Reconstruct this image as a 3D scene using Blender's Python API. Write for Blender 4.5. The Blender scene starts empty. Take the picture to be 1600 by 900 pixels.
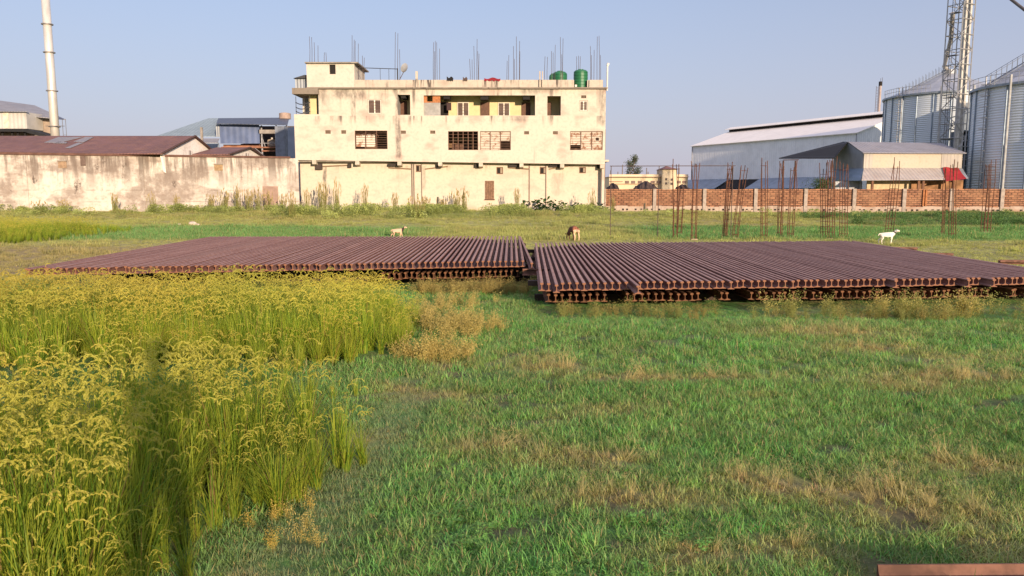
import bpy, bmesh, math, random
import numpy as np
from mathutils import Vector, Matrix, Euler

random.seed(7)
RNG = np.random.default_rng(11)
R = math.radians
scene = bpy.context.scene
COL = scene.collection

# ------------------------------------------------------------------ camera, sky, sun, exposure
CAM_Z, FPX, PITCH = 2.4, 1200.0, R(7.1)
cd = bpy.data.cameras.new('camera')
cd.sensor_width, cd.sensor_fit, cd.lens = 36.0, 'HORIZONTAL', 27.0
cd.clip_start, cd.clip_end = 0.05, 6000
cam = bpy.data.objects.new('camera', cd)
COL.objects.link(cam)
cam.location = (0, 0, CAM_Z)
cam.rotation_euler = (math.pi / 2 - PITCH, 0, 0)
scene.camera = cam

SUN_EL, SUN_AZ = R(11.0), R(24.0)                 # behind the camera, to its right
SUN = Vector((math.sin(SUN_AZ) * math.cos(SUN_EL), -math.cos(SUN_AZ) * math.cos(SUN_EL), math.sin(SUN_EL)))
world = bpy.data.worlds.new('World')
scene.world = world
world.use_nodes = True
wn = world.node_tree
sky = wn.nodes.new('ShaderNodeTexSky')
sky.sky_type = 'NISHITA'
sky.sun_disc = False
sky.sun_elevation = SUN_EL
sky.sun_rotation = math.atan2(SUN.x, SUN.y)
sky.altitude = 50
sky.air_density, sky.dust_density, sky.ozone_density = 1.0, 0.5, 3.0
bg = wn.nodes['Background']
bg.inputs['Strength'].default_value = 0.134
# the air is hazy: a pale lavender veil, thickest near the horizon, over the clear-sky model
_tc, _sx = wn.nodes.new('ShaderNodeTexCoord'), wn.nodes.new('ShaderNodeSeparateXYZ')
wn.links.new(_tc.outputs['Generated'], _sx.inputs[0])
_mr = wn.nodes.new('ShaderNodeMapRange')
for _i, _v in enumerate((0.0, 0.30, 0.97, 0.45)): _mr.inputs[1 + _i].default_value = _v
wn.links.new(_sx.outputs['Z'], _mr.inputs[0])
_mx = wn.nodes.new('ShaderNodeMix'); _mx.data_type = 'RGBA'
wn.links.new(_mr.outputs[0], _mx.inputs['Factor'])
wn.links.new(sky.outputs[0], _mx.inputs['A'])
_vr = wn.nodes.new('ShaderNodeMapRange')                      # veil brightened overhead, above the view, as added fill light
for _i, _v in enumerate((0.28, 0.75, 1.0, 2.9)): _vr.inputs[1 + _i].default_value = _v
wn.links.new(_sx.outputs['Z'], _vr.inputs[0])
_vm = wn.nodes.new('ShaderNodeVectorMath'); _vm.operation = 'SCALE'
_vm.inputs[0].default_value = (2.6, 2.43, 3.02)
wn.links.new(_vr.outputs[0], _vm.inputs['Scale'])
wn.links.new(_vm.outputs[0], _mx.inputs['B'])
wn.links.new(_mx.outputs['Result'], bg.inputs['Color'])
sl = bpy.data.lights.new('sun', 'SUN')
sl.energy, sl.angle, sl.color = 4.6, R(0.8), (1.0, 0.79, 0.57)
so = bpy.data.objects.new('sun', sl)
COL.objects.link(so)
so.rotation_euler = SUN.to_track_quat('Z', 'Y').to_euler()
scene.view_settings.view_transform = 'Standard'
scene.view_settings.look = 'None'
scene.view_settings.exposure = 0.6
scene.view_settings.gamma = 1.0
scene.cycles.max_bounces = 6
scene.cycles.transparent_max_bounces = 8

# ------------------------------------------------------------------ placing helpers
CP, SP = math.cos(PITCH), math.sin(PITCH)
def P(px, py, d):
    """The point at forward distance d that the photograph shows at (px, py) of 1600 x 900."""
    u, v = (px - 800) / FPX, (450 - py) / FPX
    t = d / (CP + v * SP)
    return Vector((t * u, d, CAM_Z + t * (v * CP - SP)))
def gnd(px, py, z=0.0):
    u, v = (px - 800) / FPX, (450 - py) / FPX
    dz, dy = v * CP - SP, CP + v * SP
    t = (z - CAM_Z) / dz
    return Vector((t * u, t * dy, z))

# ------------------------------------------------------------------ numpy noise
def _h(ix, iy, s):
    n = np.sin(ix * 127.1 + iy * 311.7 + s * 74.7) * 43758.5453
    return n - np.floor(n)
def vnoise(x, y, s=0):
    ix, iy = np.floor(x), np.floor(y)
    fx, fy = x - ix, y - iy
    fx, fy = fx * fx * (3 - 2 * fx), fy * fy * (3 - 2 * fy)
    a, b = _h(ix, iy, s), _h(ix + 1, iy, s)
    c, d = _h(ix, iy + 1, s), _h(ix + 1, iy + 1, s)
    return (a * (1 - fx) + b * fx) * (1 - fy) + (c * (1 - fx) + d * fx) * fy
def fbm(x, y, s=0, o=4):
    t, a, w = 0, 0.5, 0
    for i in range(o):
        t = t + a * vnoise(x * 2 ** i, y * 2 ** i, s + i)
        w += a
        a *= 0.55
    return t / w
def sstep(a, b, x):
    t = np.clip((x - a) / (b - a), 0, 1)
    return t * t * (3 - 2 * t)

def ground_z(x, y):
    x, y = np.asarray(x, float), np.asarray(y, float)
    z = 0.85 * (1 - sstep(0.2, 2.6, y))                                   # roadside bank the camera stands on
    z = z + 0.42 * sstep(42, 72, y) - 0.11 * sstep(13, 15.8, y) * (1 - sstep(31, 37, y))
    z = z + 0.035 * (fbm(x * 0.8, y * 0.8, 3) - 0.5) * sstep(3, 6, y)
    m = sstep(44, 52, y) * (1 - sstep(76, 90, y))
    z = z + 0.5 * (fbm(x * 0.13, y * 0.22, 9) - 0.5) * m
    z = z + 0.35 * np.exp(-((y - 67 - 2 * (vnoise(x * 0.1, x * 0, 5) - .5)) / 2.6) ** 2) * (0.35 + fbm(x * 0.25, y * 0.1, 21)) * (1 - .8 * sstep(8, 12, x)) 
    return z
def gz(x, y):
    return float(ground_z(np.array([x]), np.array([y]))[0])

# ------------------------------------------------------------------ mesh builder
def lin(c):
    return tuple(((v / 255) / 12.92 if v <= 10 else ((v / 255 + 0.055) / 1.055) ** 2.4) for v in c)
class MB:
    def __init__(s):
        s.v, s.f = [], []
    def add(s, vs, fs):
        b = len(s.v)
        s.v += [tuple(v) for v in vs]
        s.f += [tuple(b + i for i in f) for f in fs]
        return s
    def quad(s, a, b, c, d):
        return s.add([a, b, c, d], [(0, 1, 2, 3)])
    def box(s, x0, x1, y0, y1, z0, z1):
        x0, x1 = sorted((x0, x1)); y0, y1 = sorted((y0, y1)); z0, z1 = sorted((z0, z1))
        return s.add([(x0, y0, z0), (x1, y0, z0), (x1, y1, z0), (x0, y1, z0), (x0, y0, z1), (x1, y0, z1), (x1, y1, z1), (x0, y1, z1)],
                     [(0, 3, 2, 1), (4, 5, 6, 7), (0, 1, 5, 4), (1, 2, 6, 5), (2, 3, 7, 6), (3, 0, 4, 7)])
    def slab(s, pts, off):
        """a flat polygon given thickness along vector off"""
        n = len(pts)
        off = Vector(off)
        vs = [Vector(p) for p in pts] + [Vector(p) + off for p in pts]
        fs = [tuple(range(n)), tuple(range(2 * n - 1, n - 1, -1))]
        fs += [(i, i + n, (i + 1) % n + n, (i + 1) % n) for i in range(n)]
        return s.add(vs, fs)
    def tube(s, a, b, r0, r1=None, n=8):
        a, b = Vector(a), Vector(b)
        r1 = r0 if r1 is None else r1
        d = (b - a).normalized()
        u = d.cross(Vector((0, 0, 1)) if abs(d.z) < 0.9 else Vector((1, 0, 0))).normalized()
        w = d.cross(u)
        vs = []
        for c, r in ((a, r0), (b, r1)):
            for i in range(n):
                t = 2 * math.pi * i / n
                vs.append(c + (u * math.cos(t) + w * math.sin(t)) * r)
        fs = [(i, (i + 1) % n, (i + 1) % n + n, i + n) for i in range(n)] + [tuple(range(n - 1, -1, -1)), tuple(range(n, 2 * n))]
        return s.add(vs, fs)
    def path(s, pts, r, n=6):
        for a, b in zip(pts[:-1], pts[1:]):
            s.tube(a, b, r, r, n)
        return s
    def lathe(s, c, prof, n=32, rib=0.0):
        c = Vector(c)
        vs, fs = [], []
        for (r, z) in prof:
            for i in range(n):
                t = 2 * math.pi * i / n
                vs.append(c + Vector((r * math.cos(t), r * math.sin(t), z)))
        for k in range(len(prof) - 1):
            for i in range(n):
                j = (i + 1) % n
                fs.append((k * n + i, k * n + j, (k + 1) * n + j, (k + 1) * n + i))
        return s.add(vs, fs)
    def build(s, name, mat, parent=None, smooth=False, kind=None):
        me = bpy.data.meshes.new(name)
        me.from_pydata(s.v, [], s.f)
        bm = bmesh.new(); bm.from_mesh(me)
        bmesh.ops.recalc_face_normals(bm, faces=bm.faces)
        bm.to_mesh(me); bm.free()
        if smooth:
            me.polygons.foreach_set('use_smooth', [True] * len(me.polygons))
        me.materials.append(mat)
        o = bpy.data.objects.new(name, me)
        COL.objects.link(o)
        if parent: o.parent = parent
        if kind: o['kind'] = kind
        return o
def wall_holes(mb, x0, x1, z0, z1, y, t, holes, warp=None):
    """a wall in the x-z plane, front face at y, thickness t, with rectangular openings (x0,x1,z0,z1)"""
    xs = sorted({x0, x1} | {h[i] for h in holes for i in (0, 1)}); zs = sorted({z0, z1} | {h[i] for h in holes for i in (2, 3)})
    xs = [x for x in xs if x0 <= x <= x1]; zs = [z for z in zs if z0 <= z <= z1]
    def solid(i, k):
        if not (0 <= i < len(xs) - 1 and 0 <= k < len(zs) - 1): return False
        cx, cz = (xs[i] + xs[i + 1]) / 2, (zs[k] + zs[k + 1]) / 2
        return not any(h[0] < cx < h[1] and h[2] < cz < h[3] for h in holes)
    def W(x, yy, z):
        return (x, yy, z + (warp(x) if warp and z == z0 else 0))
    for i in range(len(xs) - 1):
        for k in range(len(zs) - 1):
            if not solid(i, k): continue
            a, b, c, d = xs[i], xs[i + 1], zs[k], zs[k + 1]
            mb.quad(W(a, y, c), W(b, y, c), W(b, y, d), W(a, y, d))
            mb.quad(W(a, y + t, c), W(a, y + t, d), W(b, y + t, d), W(b, y + t, c))
            if not solid(i - 1, k): mb.quad(W(a, y, c), W(a, y, d), W(a, y + t, d), W(a, y + t, c))
            if not solid(i + 1, k): mb.quad(W(b, y, c), W(b, y + t, c), W(b, y + t, d), W(b, y, d))
            if not solid(i, k - 1): mb.quad(W(a, y, c), W(a, y + t, c), W(b, y + t, c), W(b, y, c))
            if not solid(i, k + 1): mb.quad(W(a, y, d), W(b, y, d), W(b, y + t, d), W(a, y + t, d))
    return mb
def tag(o, label=None, cat=None, group=None, kind=None):
    if label: o['label'] = label
    if cat: o['category'] = cat
    if group: o['group'] = group
    if kind: o['kind'] = kind
    return o
def thing(name, loc, label, cat, group=None, rz=0.0):
    o = bpy.data.objects.new(name, None)
    COL.objects.link(o)
    o.location = loc
    o.rotation_euler = (0, 0, rz)
    o.empty_display_size = 0.2
    return tag(o, label, cat, group)
class Built:
    """Builds parts given in world coordinates under an Empty placed at the thing's base."""
    def __init__(s, name, loc, label, cat, group=None):
        s.loc = Vector(loc)
        s.root = thing(name, loc, label, cat, group)
    def part(s, name, mb, mat, parent=None, smooth=False, label=None):
        mb.v = [tuple(Vector(v) - s.loc) for v in mb.v]
        o = mb.build(name, mat, parent or s.root, smooth)
        if label: o['label'] = label
        return o
def copy_tree(o, parent=None):
    c = o.copy()
    COL.objects.link(c)
    c.parent = parent
    for ch in o.children:
        copy_tree(ch, c)
    return c

# ------------------------------------------------------------------ materials
class NT:
    def __init__(s, name):
        s.m = bpy.data.materials.new(name)
        s.m.use_nodes = True
        s.t = s.m.node_tree
        s.b = s.t.nodes['Principled BSDF']
        s.out = s.t.nodes['Material Output']
    def n(s, typ, **kw):
        x = s.t.nodes.new(typ)
        for k, v in kw.items(): setattr(x, k, v)
        return x
    def l(s, a, b): s.t.links.new(a, b)
    def put(s, inp, v):
        if hasattr(v, 'is_output'): s.l(v, inp)
        elif isinstance(v, (tuple, list)) and len(v) == 3 and inp.type == 'RGBA': inp.default_value = (*v, 1)
        else: inp.default_value = v
    def pos(s, sc=(1, 1, 1), obj=False):
        if obj: o = s.n('ShaderNodeTexCoord').outputs['Object']
        else: o = s.n('ShaderNodeNewGeometry').outputs['Position']
        m = s.n('ShaderNodeMapping'); m.inputs['Scale'].default_value = sc
        s.l(o, m.inputs['Vector'])
        return m.outputs[0]
    def noise(s, scale, detail=4, sc=(1, 1, 1), rough=0.55, obj=False):
        x = s.n('ShaderNodeTexNoise')
        x.inputs['Scale'].default_value = scale; x.inputs['Detail'].default_value = detail; x.inputs['Roughness'].default_value = rough
        s.l(s.pos(sc, obj), x.inputs['Vector'])
        return x.outputs['Fac']
    def rng(s, v, a, b, c=0.0, d=1.0, smooth=True):
        x = s.n('ShaderNodeMapRange'); x.interpolation_type = 'SMOOTHSTEP' if smooth else 'LINEAR'
        s.put(x.inputs[0], v)
        for i, k in enumerate((a, b, c, d)): x.inputs[1 + i].default_value = k
        return x.outputs[0]
    def math(s, op, a, b=0.0):
        x = s.n('ShaderNodeMath', operation=op)
        s.put(x.inputs[0], a); s.put(x.inputs[1], b)
        return x.outputs[0]
    def mix(s, f, a, b, mode='MIX'):
        x = s.n('ShaderNodeMix', data_type='RGBA', blend_type=mode)
        s.put(x.inputs['Factor'], f); s.put(x.inputs['A'], a); s.put(x.inputs['B'], b)
        return x.outputs['Result']
    def xyz(s, obj=False):
        q = s.n('ShaderNodeSeparateXYZ'); s.l(s.pos(obj=obj), q.inputs[0])
        return q.outputs
    def bump(s, h, strength=0.3, dist=0.02):
        x = s.n('ShaderNodeBump'); x.inputs['Strength'].default_value = strength; x.inputs['Distance'].default_value = dist
        s.put(x.inputs['Height'], h); s.l(x.outputs[0], s.b.inputs['Normal'])
    def fin(s, col, rough=0.8, metal=0.0, spec=0.3):
        s.put(s.b.inputs['Base Color'], col)
        s.put(s.b.inputs['Roughness'], rough); s.put(s.b.inputs['Metallic'], metal)
        s.b.inputs['Specular IOR Level'].default_value = spec
        return s.m
def plain(name, col, rough=0.8, metal=0.0, var=0.25, scale=2.0, spec=0.3):
    k = NT(name)
    c2 = tuple(v * (1 - var) for v in col)
    n = k.noise(scale, 5)
    return k.fin(k.mix(k.rng(n, 0.35, 0.65), c2, col), rough, metal, spec)
def plaster(name, base, dirt, ledges=(), amt=0.5, blot=(0.62, 0.45, 0.36), blot_amt=0.25, streak=3.0, floorz=None, runs=()):
    k = NT(name)
    z = k.xyz()[2]
    c = k.mix(k.math('MULTIPLY', k.rng(k.noise(0.55, 5, (1, 1, 1.6)), 0.48, 0.72), blot_amt), base, blot)
    c = k.mix(k.math('MULTIPLY', k.rng(k.noise(4.0, 6), 0.45, 0.75), 0.5), c, tuple(v * 0.70 for v in base))
    st = k.rng(k.noise(streak, 5, (1, 1, 0.07), 0.65), 0.47, 0.64)
    brk = k.rng(k.noise(.45, 5, (1, 1, .3)), 0.42, 0.62)
    m = None
    for (lz, d) in ledges:
        g = k.math('MULTIPLY', k.rng(z, lz - d, lz, 0, 1), k.rng(z, lz, lz + 0.02, 1, 0))
        m = g if m is None else k.math('MAXIMUM', m, g)
    if m is None: m = 0.3
    f = k.math('MULTIPLY', k.math('MULTIPLY', st, brk), k.math('MULTIPLY', m, amt))
    c = k.mix(f, c, dirt)
    f2 = k.math('MULTIPLY', k.rng(k.noise(0.8, 6, (1, 1, 0.12), 0.6), 0.62, 0.75), amt * 0.45)
    c = k.mix(f2, c, dirt)
    for (rx, rw, z1, z0, ra) in runs:                       # water marks below gutters and outlets
        wob = k.math('MULTIPLY', k.math('SUBTRACT', k.noise(1.1, 3), .5), rw * 1.2)
        dx = k.math('ABSOLUTE', k.math('SUBTRACT', k.math('ADD', k.xyz()[0], wob), rx))
        g = k.math('MULTIPLY', k.rng(dx, rw * .25, rw, 1, 0), k.math('MULTIPLY', k.rng(z, z0, z0 + .6, 0, 1), k.rng(z, z1 - .05, z1, 1, 0)))
        c = k.mix(k.math('MULTIPLY', g, k.math('MULTIPLY', k.rng(k.noise(2.2, 6, (1, 1, .4), .7), .3, .62), ra)), c, dirt)
    if floorz is not None:
        g = k.math('MULTIPLY', k.rng(z, floorz, floorz + 1.1, 1, 0), k.rng(k.noise(1.5, 5), 0.3, 0.65))
        c = k.mix(k.math('MULTIPLY', g, 0.5), c, (0.30, 0.24, 0.15))
    k.bump(k.noise(14, 6), 0.25, 0.02)
    return k.fin(c, 0.9)
def sheet(name, col, axis='x', pitch=0.25, rough=0.5, metal=0.0, rust=None, rust_amt=0.4, var=0.2, obj=False, strength=0.6):
    """corrugated sheet; ribs vary along the given world axis"""
    k = NT(name)
    ax = k.xyz(obj)
    co = {'x': ax[0], 'y': ax[1], 'z': ax[2]}[axis] if axis in 'xyz' else k.math('ADD', k.math('MULTIPLY', ax[0], axis_vec[axis][0]), k.math('MULTIPLY', ax[1], axis_vec[axis][1]))
    w = k.math('SINE', k.math('MULTIPLY', co, 2 * math.pi / pitch))
    c = k.mix(k.rng(k.noise(0.7, 5), 0.35, 0.7), col, tuple(v * (1 - var) for v in col))
    # every sheet of the cladding has weathered a little differently
    cell = k.n('ShaderNodeTexWhiteNoise', noise_dimensions='1D')
    k.l(k.math('FLOOR', k.math('DIVIDE', co, pitch * 4)), cell.inputs['W'])
    c = k.mix(k.math('MULTIPLY', cell.outputs['Value'], var * 1.2), c, tuple(v * 0.6 for v in col))
    if rust:
        c = k.mix(k.math('MULTIPLY', k.rng(k.noise(1.2, 6, (1, 1, 0.4), 0.65), 0.45, 0.68), rust_amt), c, rust)
    k.bump(w, strength, 0.03)
    return k.fin(c, rough, metal, 0.4)
axis_vec = {'wh': (0.452, -0.892)}
def leafmat(name, build_col, rough=0.6, trans=0.35, spec=0.25):
    k = NT(name)
    c = build_col(k)
    k.fin(c, rough, 0, spec)
    tr = k.n('ShaderNodeBsdfTranslucent')
    k.put(tr.inputs['Color'], k.mix(1.0, c, (1.15, 1.2, 0.7), 'MULTIPLY'))
    mx = k.n('ShaderNodeMixShader'); mx.inputs[0].default_value = trans
    k.l(k.b.outputs[0], mx.inputs[1]); k.l(tr.outputs[0], mx.inputs[2]); k.l(mx.outputs[0], k.out.inputs['Surface'])
    return k.m
def attr(k, name, typ='GEOMETRY'):
    a = k.n('ShaderNodeAttribute', attribute_name=name, attribute_type=typ)
    return a.outputs

GREEN, DRY, YEL, DARKG = np.array((0.185, 0.36, 0.096)), np.array((0.50, 0.375, 0.175)), np.array((0.42, 0.41, 0.14)), np.array((0.022, 0.055, 0.02))

# ------------------------------------------------------------------ how the field is coloured (plant colours by place, plus a painted shadow at far right)
DRY_SPOTS = [(gnd(1000, 592), 1.0, 0.28), (gnd(1120, 592), 0.9, 0.25), (gnd(860, 575), 0.6, 0.35), (gnd(1000, 780), 0.8, 0.3), (gnd(1200, 760), 0.6, 0.35),
             (gnd(1330, 770), 0.9, 0.35), (gnd(1450, 800), 0.9, 0.4), (gnd(900, 720), 0.7, 0.3), (gnd(1420, 600), 0.8, 0.4), (gnd(1300, 520), 1.5, 0.6),
             (gnd(1350, 545), 0.9, 0.4), (gnd(1500, 590), 1.2, 0.4), (gnd(680, 620), 0.5, 0.25), (gnd(1080, 870), 0.4, 0.2), (gnd(760, 700), 0.5, 0.25), (gnd(1250, 860), 0.4, 0.2), (gnd(1510, 730), 0.6, 0.3), (gnd(630, 612), 0.35, 0.3), (gnd(540, 690), .4, .3)]
def dryness(x, y):
    n = fbm(x * 0.9, y * 1.1, 31, 5)
    d = sstep(0.60, 0.80, n) * 0.6
    for c, rx, ry in DRY_SPOTS:
        d = np.maximum(d, np.exp(-((x - c.x) / rx) ** 2 - ((y - c.y) / ry) ** 2) * (0.55 + 0.7 * vnoise(x * 5, y * 5, 41)))
    return np.clip(d, 0, 1)
def field_color(x, y):
    x, y = np.asarray(x, float), np.asarray(y, float)
    n1, n2 = fbm(x * 0.35, y * 0.4, 1), fbm(x * 1.7, y * 1.7, 2)
    c = GREEN[None] * (0.7 + 0.65 * n1)[:, None]
    c = c * (1 - 0.3 * (n2 - 0.4)[:, None])
    lush = sstep(0.52, 0.62, fbm(x * 0.5, y * 0.5, 77))
    c = c * (1 - 0.5 * lush[:, None]) + np.array((0.12, 0.38, 0.085))[None] * (0.5 * lush[:, None])
    near = 1 - sstep(17, 22, y)
    d = dryness(x, y) * near
    c = c * (1 - d[:, None]) + DRY[None] * d[:, None]
    # beyond the stacks: grazed yellow-green with lush strips
    far = sstep(19, 24, y)
    nf = fbm(x * 0.12, y * 0.35, 51)
    nf2 = fbm(x * 0.5, y * 1.5, 52)
    fc = YEL[None] * ((0.75 + 0.5 * nf2) * (.7 + .6 * fbm(x * 1.3, y * 2.2, 53)))[:, None]
    fc = fc * (1 - 0.45 * sstep(0.5, 0.68, nf)[:, None]) + np.array((0.40, 0.30, 0.14))[None] * (0.45 * sstep(0.5, 0.68, nf)[:, None])
    wob = 4 * (fbm(x * 0.1, y * 0.02, 61) - 0.5)
    strip = sstep(37.5, 39.5, y + wob) * (1 - sstep(49, 53, y + wob))
    where = np.maximum(sstep(6, 9, x), sstep(-3, -7, x) * 0.9) 
    s = strip * np.clip(where, 0, 1)
    fc = fc * (1 - s[:, None]) + np.array((0.14, 0.32, 0.10))[None] * s[:, None]
    s = sstep(22, 30, x) * sstep(50, 56, y) * (0.6 + 0.4 * nf2)
    fc = fc * (1 - s[:, None]) + np.array((0.045, 0.12, 0.04))[None] * s[:, None]  # painted shadow darkens the grass at the far right
    s = sstep(-9.5, -13, x) * (1 - sstep(33, 37, y)) * 0.9
    fc = fc * (1 - s[:, None]) + np.array((0.42, 0.31, 0.145))[None] * s[:, None]
    s = sstep(58, 66, y) * sstep(0.4, 0.6, fbm(x * 0.2, y * 0.2, 81)) * 0.6
    fc = fc * (1 - s[:, None]) + np.array((0.22, 0.28, 0.08))[None] * s[:, None]
    c = c * (1 - far[:, None]) + fc * far[:, None]
    return c

# ------------------------------------------------------------------ ground sheet
def grid_lines(fine, far, g=1.35):
    a = list(fine)
    st = a[-1] - a[-2]
    while a[-1] < far: st *= g; a.append(a[-1] + st)
    st = a[1] - a[0]
    b = []
    v = a[0]
    while v > -far: st *= g; v -= st; b.append(v)
    return np.array(b[::-1] + a)
gx = grid_lines(np.concatenate([np.arange(-60, -16, 0.8), np.arange(-16, 16, 0.25), np.arange(16, 61, 0.8)]), 2500)
gy = grid_lines(np.concatenate([np.arange(-4, 24, 0.25), np.arange(24, 92, 0.6)]), 2500)
XX, YY = np.meshgrid(gx, gy)
xv, yv = XX.ravel(), YY.ravel()
zv = ground_z(xv, yv)
nx, ny = len(gx), len(gy)
idx = np.arange(nx * ny).reshape(ny, nx)
quads = np.stack([idx[:-1, :-1], idx[:-1, 1:], idx[1:, 1:], idx[1:, :-1]], -1).reshape(-1, 4)
def np_mesh(name, co, faces_flat, loop_start, loop_total):
    me = bpy.data.meshes.new(name)
    me.vertices.add(len(co)); me.vertices.foreach_set('co', np.asarray(co, np.float32).ravel())
    me.loops.add(len(faces_flat)); me.loops.foreach_set('vertex_index', np.asarray(faces_flat, np.int32))
    me.polygons.add(len(loop_start))
    me.polygons.foreach_set('loop_start', np.asarray(loop_start, np.int32)); me.polygons.foreach_set('loop_total', np.asarray(loop_total, np.int32))
    me.update(calc_edges=True)
    return me
nq = len(quads)
me = np_mesh('ground', np.stack([xv, yv, zv], 1), quads.ravel(), np.arange(nq) * 4, np.full(nq, 4))
me.polygons.foreach_set('use_smooth', np.ones(nq, bool))
ca = me.color_attributes.new('gcol', 'FLOAT_COLOR', 'POINT')
_pit_shade = (sstep(.64, .74, fbm(xv * 2.1, yv * 2.6, 401, 3)) * (yv > 4) * (1 - sstep(20, 24, yv)))[:, None] * .75
_gc = field_color(xv, yv) * (1 - _pit_shade) + np.array([(0.13, 0.105, 0.07)]) * _pit_shade  # darker brown paints the shade in pits between tufts
ca.data.foreach_set('color', np.concatenate([_gc, np.ones((len(xv), 1))], 1).astype(np.float32).ravel())
k = NT('field_ground')
c = attr(k, 'gcol')['Color']
c = k.mix(k.rng(k.noise(3.0, 8, rough=0.7), 0.42, 0.62), c, k.mix(0.6, c, (0.24, 0.19, 0.11)))
c = k.mix(k.rng(k.noise(22.0, 5, rough=0.7), 0.45, 0.7, 0, 0.6), c, k.mix(0.5, c, (0.05, 0.05, 0.02)))
k.bump(k.noise(9, 8, rough=0.75), 0.9, 0.12)
me.materials.append(k.fin(c, 0.95, 0, 0.1))
ground = bpy.data.objects.new('ground', me)
COL.objects.link(ground)
tag(ground, 'grassy field with green and dry brown patches', 'ground', kind='structure')

# ------------------------------------------------------------------ plant prototypes for the uncountable ground cover
class Blades:
    def __init__(s):
        s.v, s.f, s.t = [], [], []
    def blade(s, base, h, w, az, lean, curl, tone, seg=3, tip=0.1):
        base = Vector(base)
        d = Vector((math.cos(az), math.sin(az), 0)); side = Vector((-d.y, d.x, 0))
        p, ang, st = base.copy(), lean, h / seg
        b = len(s.v)
        for i in range(seg + 1):
            q = i / seg
            ww = w * 0.5 * (1 - q ** 2) + w * 0.5 * tip
            if i == 0: ww *= 0.7
            s.v += [tuple(p - side * ww), tuple(p + side * ww)]
            s.t += [tone + 0.0 * q, tone]
            p = p + (d * math.sin(ang) + Vector((0, 0, 1)) * math.cos(ang)) * st
            ang += curl / seg
        for i in range(seg):
            s.f.append((b + 2 * i, b + 2 * i + 1, b + 2 * i + 3, b + 2 * i + 2))
        return p
    def leaf(s, c, n, up, l, w, tone):
        c, n, up = Vector(c), Vector(n).normalized(), Vector(up)
        side = n.cross(up)
        if side.length < 1e-4: side = Vector((1, 0, 0))
        side.normalize()
        b = len(s.v)
        s.v += [tuple(c), tuple(c + up * l * .5 + side * w * .5 + n * w * .15), tuple(c + up * l), tuple(c + up * l * .5 - side * w * .5 + n * w * .15)]
        s.t += [tone] * 4
        s.f.append((b, b + 1, b + 2, b + 3))
    def obj(s, name, mat):
        me = bpy.data.meshes.new(name)
        me.from_pydata(s.v, [], s.f)
        a = me.attributes.new('tone', 'FLOAT', 'POINT')
        a.data.foreach_set('value', s.t)
        me.materials.append(mat)
        me.polygons.foreach_set('use_smooth', [True] * len(me.polygons))
        return bpy.data.objects.new(name, me)
def proto_coll(name, objs):
    c = bpy.data.collections.new(name)
    for o in objs: c.objects.link(o)
    return c
def scatter(name, coll, nvar, pts, scl, col, tilt=0.12, label=None, cat=None, kind='stuff'):
    """one object of ground cover: instanced tufts at the given points"""
    n = len(pts)
    me = bpy.data.meshes.new(name)
    me.vertices.add(n); me.vertices.foreach_set('co', np.asarray(pts, np.float32).ravel())
    rot = np.stack([RNG.normal(0, tilt, n), RNG.normal(0, tilt, n), RNG.uniform(0, 2 * math.pi, n)], 1)
    me.attributes.new('rot', 'FLOAT_VECTOR', 'POINT').data.foreach_set('vector', rot.astype(np.float32).ravel())
    me.attributes.new('scl', 'FLOAT', 'POINT').data.foreach_set('value', np.asarray(scl, np.float32))
    me.attributes.new('idx', 'INT', 'POINT').data.foreach_set('value', RNG.integers(0, nvar, n).astype(np.int32))
    me.attributes.new('gcol', 'FLOAT_COLOR', 'POINT').data.foreach_set('color', np.concatenate([col, np.ones((n, 1))], 1).astype(np.float32).ravel())
    me.update()
    o = bpy.data.objects.new(name, me)
    COL.objects.link(o)
    g = bpy.data.node_groups.new(name + '_scatter', 'GeometryNodeTree')
    g.interface.new_socket('Geometry', in_out='INPUT', socket_type='NodeSocketGeometry')
    g.interface.new_socket('Geometry', in_out='OUTPUT', socket_type='NodeSocketGeometry')
    N = g.nodes.new
    gi, go, ip, ci = N('NodeGroupInput'), N('NodeGroupOutput'), N('GeometryNodeInstanceOnPoints'), N('GeometryNodeCollectionInfo')
    ci.inputs['Collection'].default_value = coll
    ci.inputs['Separate Children'].default_value = True
    ci.inputs['Reset Children'].default_value = True
    def na(nm, dt):
        a = N('GeometryNodeInputNamedAttribute'); a.data_type = dt; a.inputs['Name'].default_value = nm
        return a.outputs['Attribute']
    e = N('FunctionNodeEulerToRotation')
    L = g.links.new
    L(na('rot', 'FLOAT_VECTOR'), e.inputs[0])
    L(gi.outputs[0], ip.inputs['Points']); L(ci.outputs[0], ip.inputs['Instance'])
    ip.inputs['Pick Instance'].default_value = True
    L(na('idx', 'INT'), ip.inputs['Instance Index']); L(e.outputs[0], ip.inputs['Rotation']); L(na('scl', 'FLOAT'), ip.inputs['Scale'])
    L(ip.outputs[0], go.inputs[0])
    o.modifiers.new('scatter', 'NODES').node_group = g
    return tag(o, label, cat, kind=kind)

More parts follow.
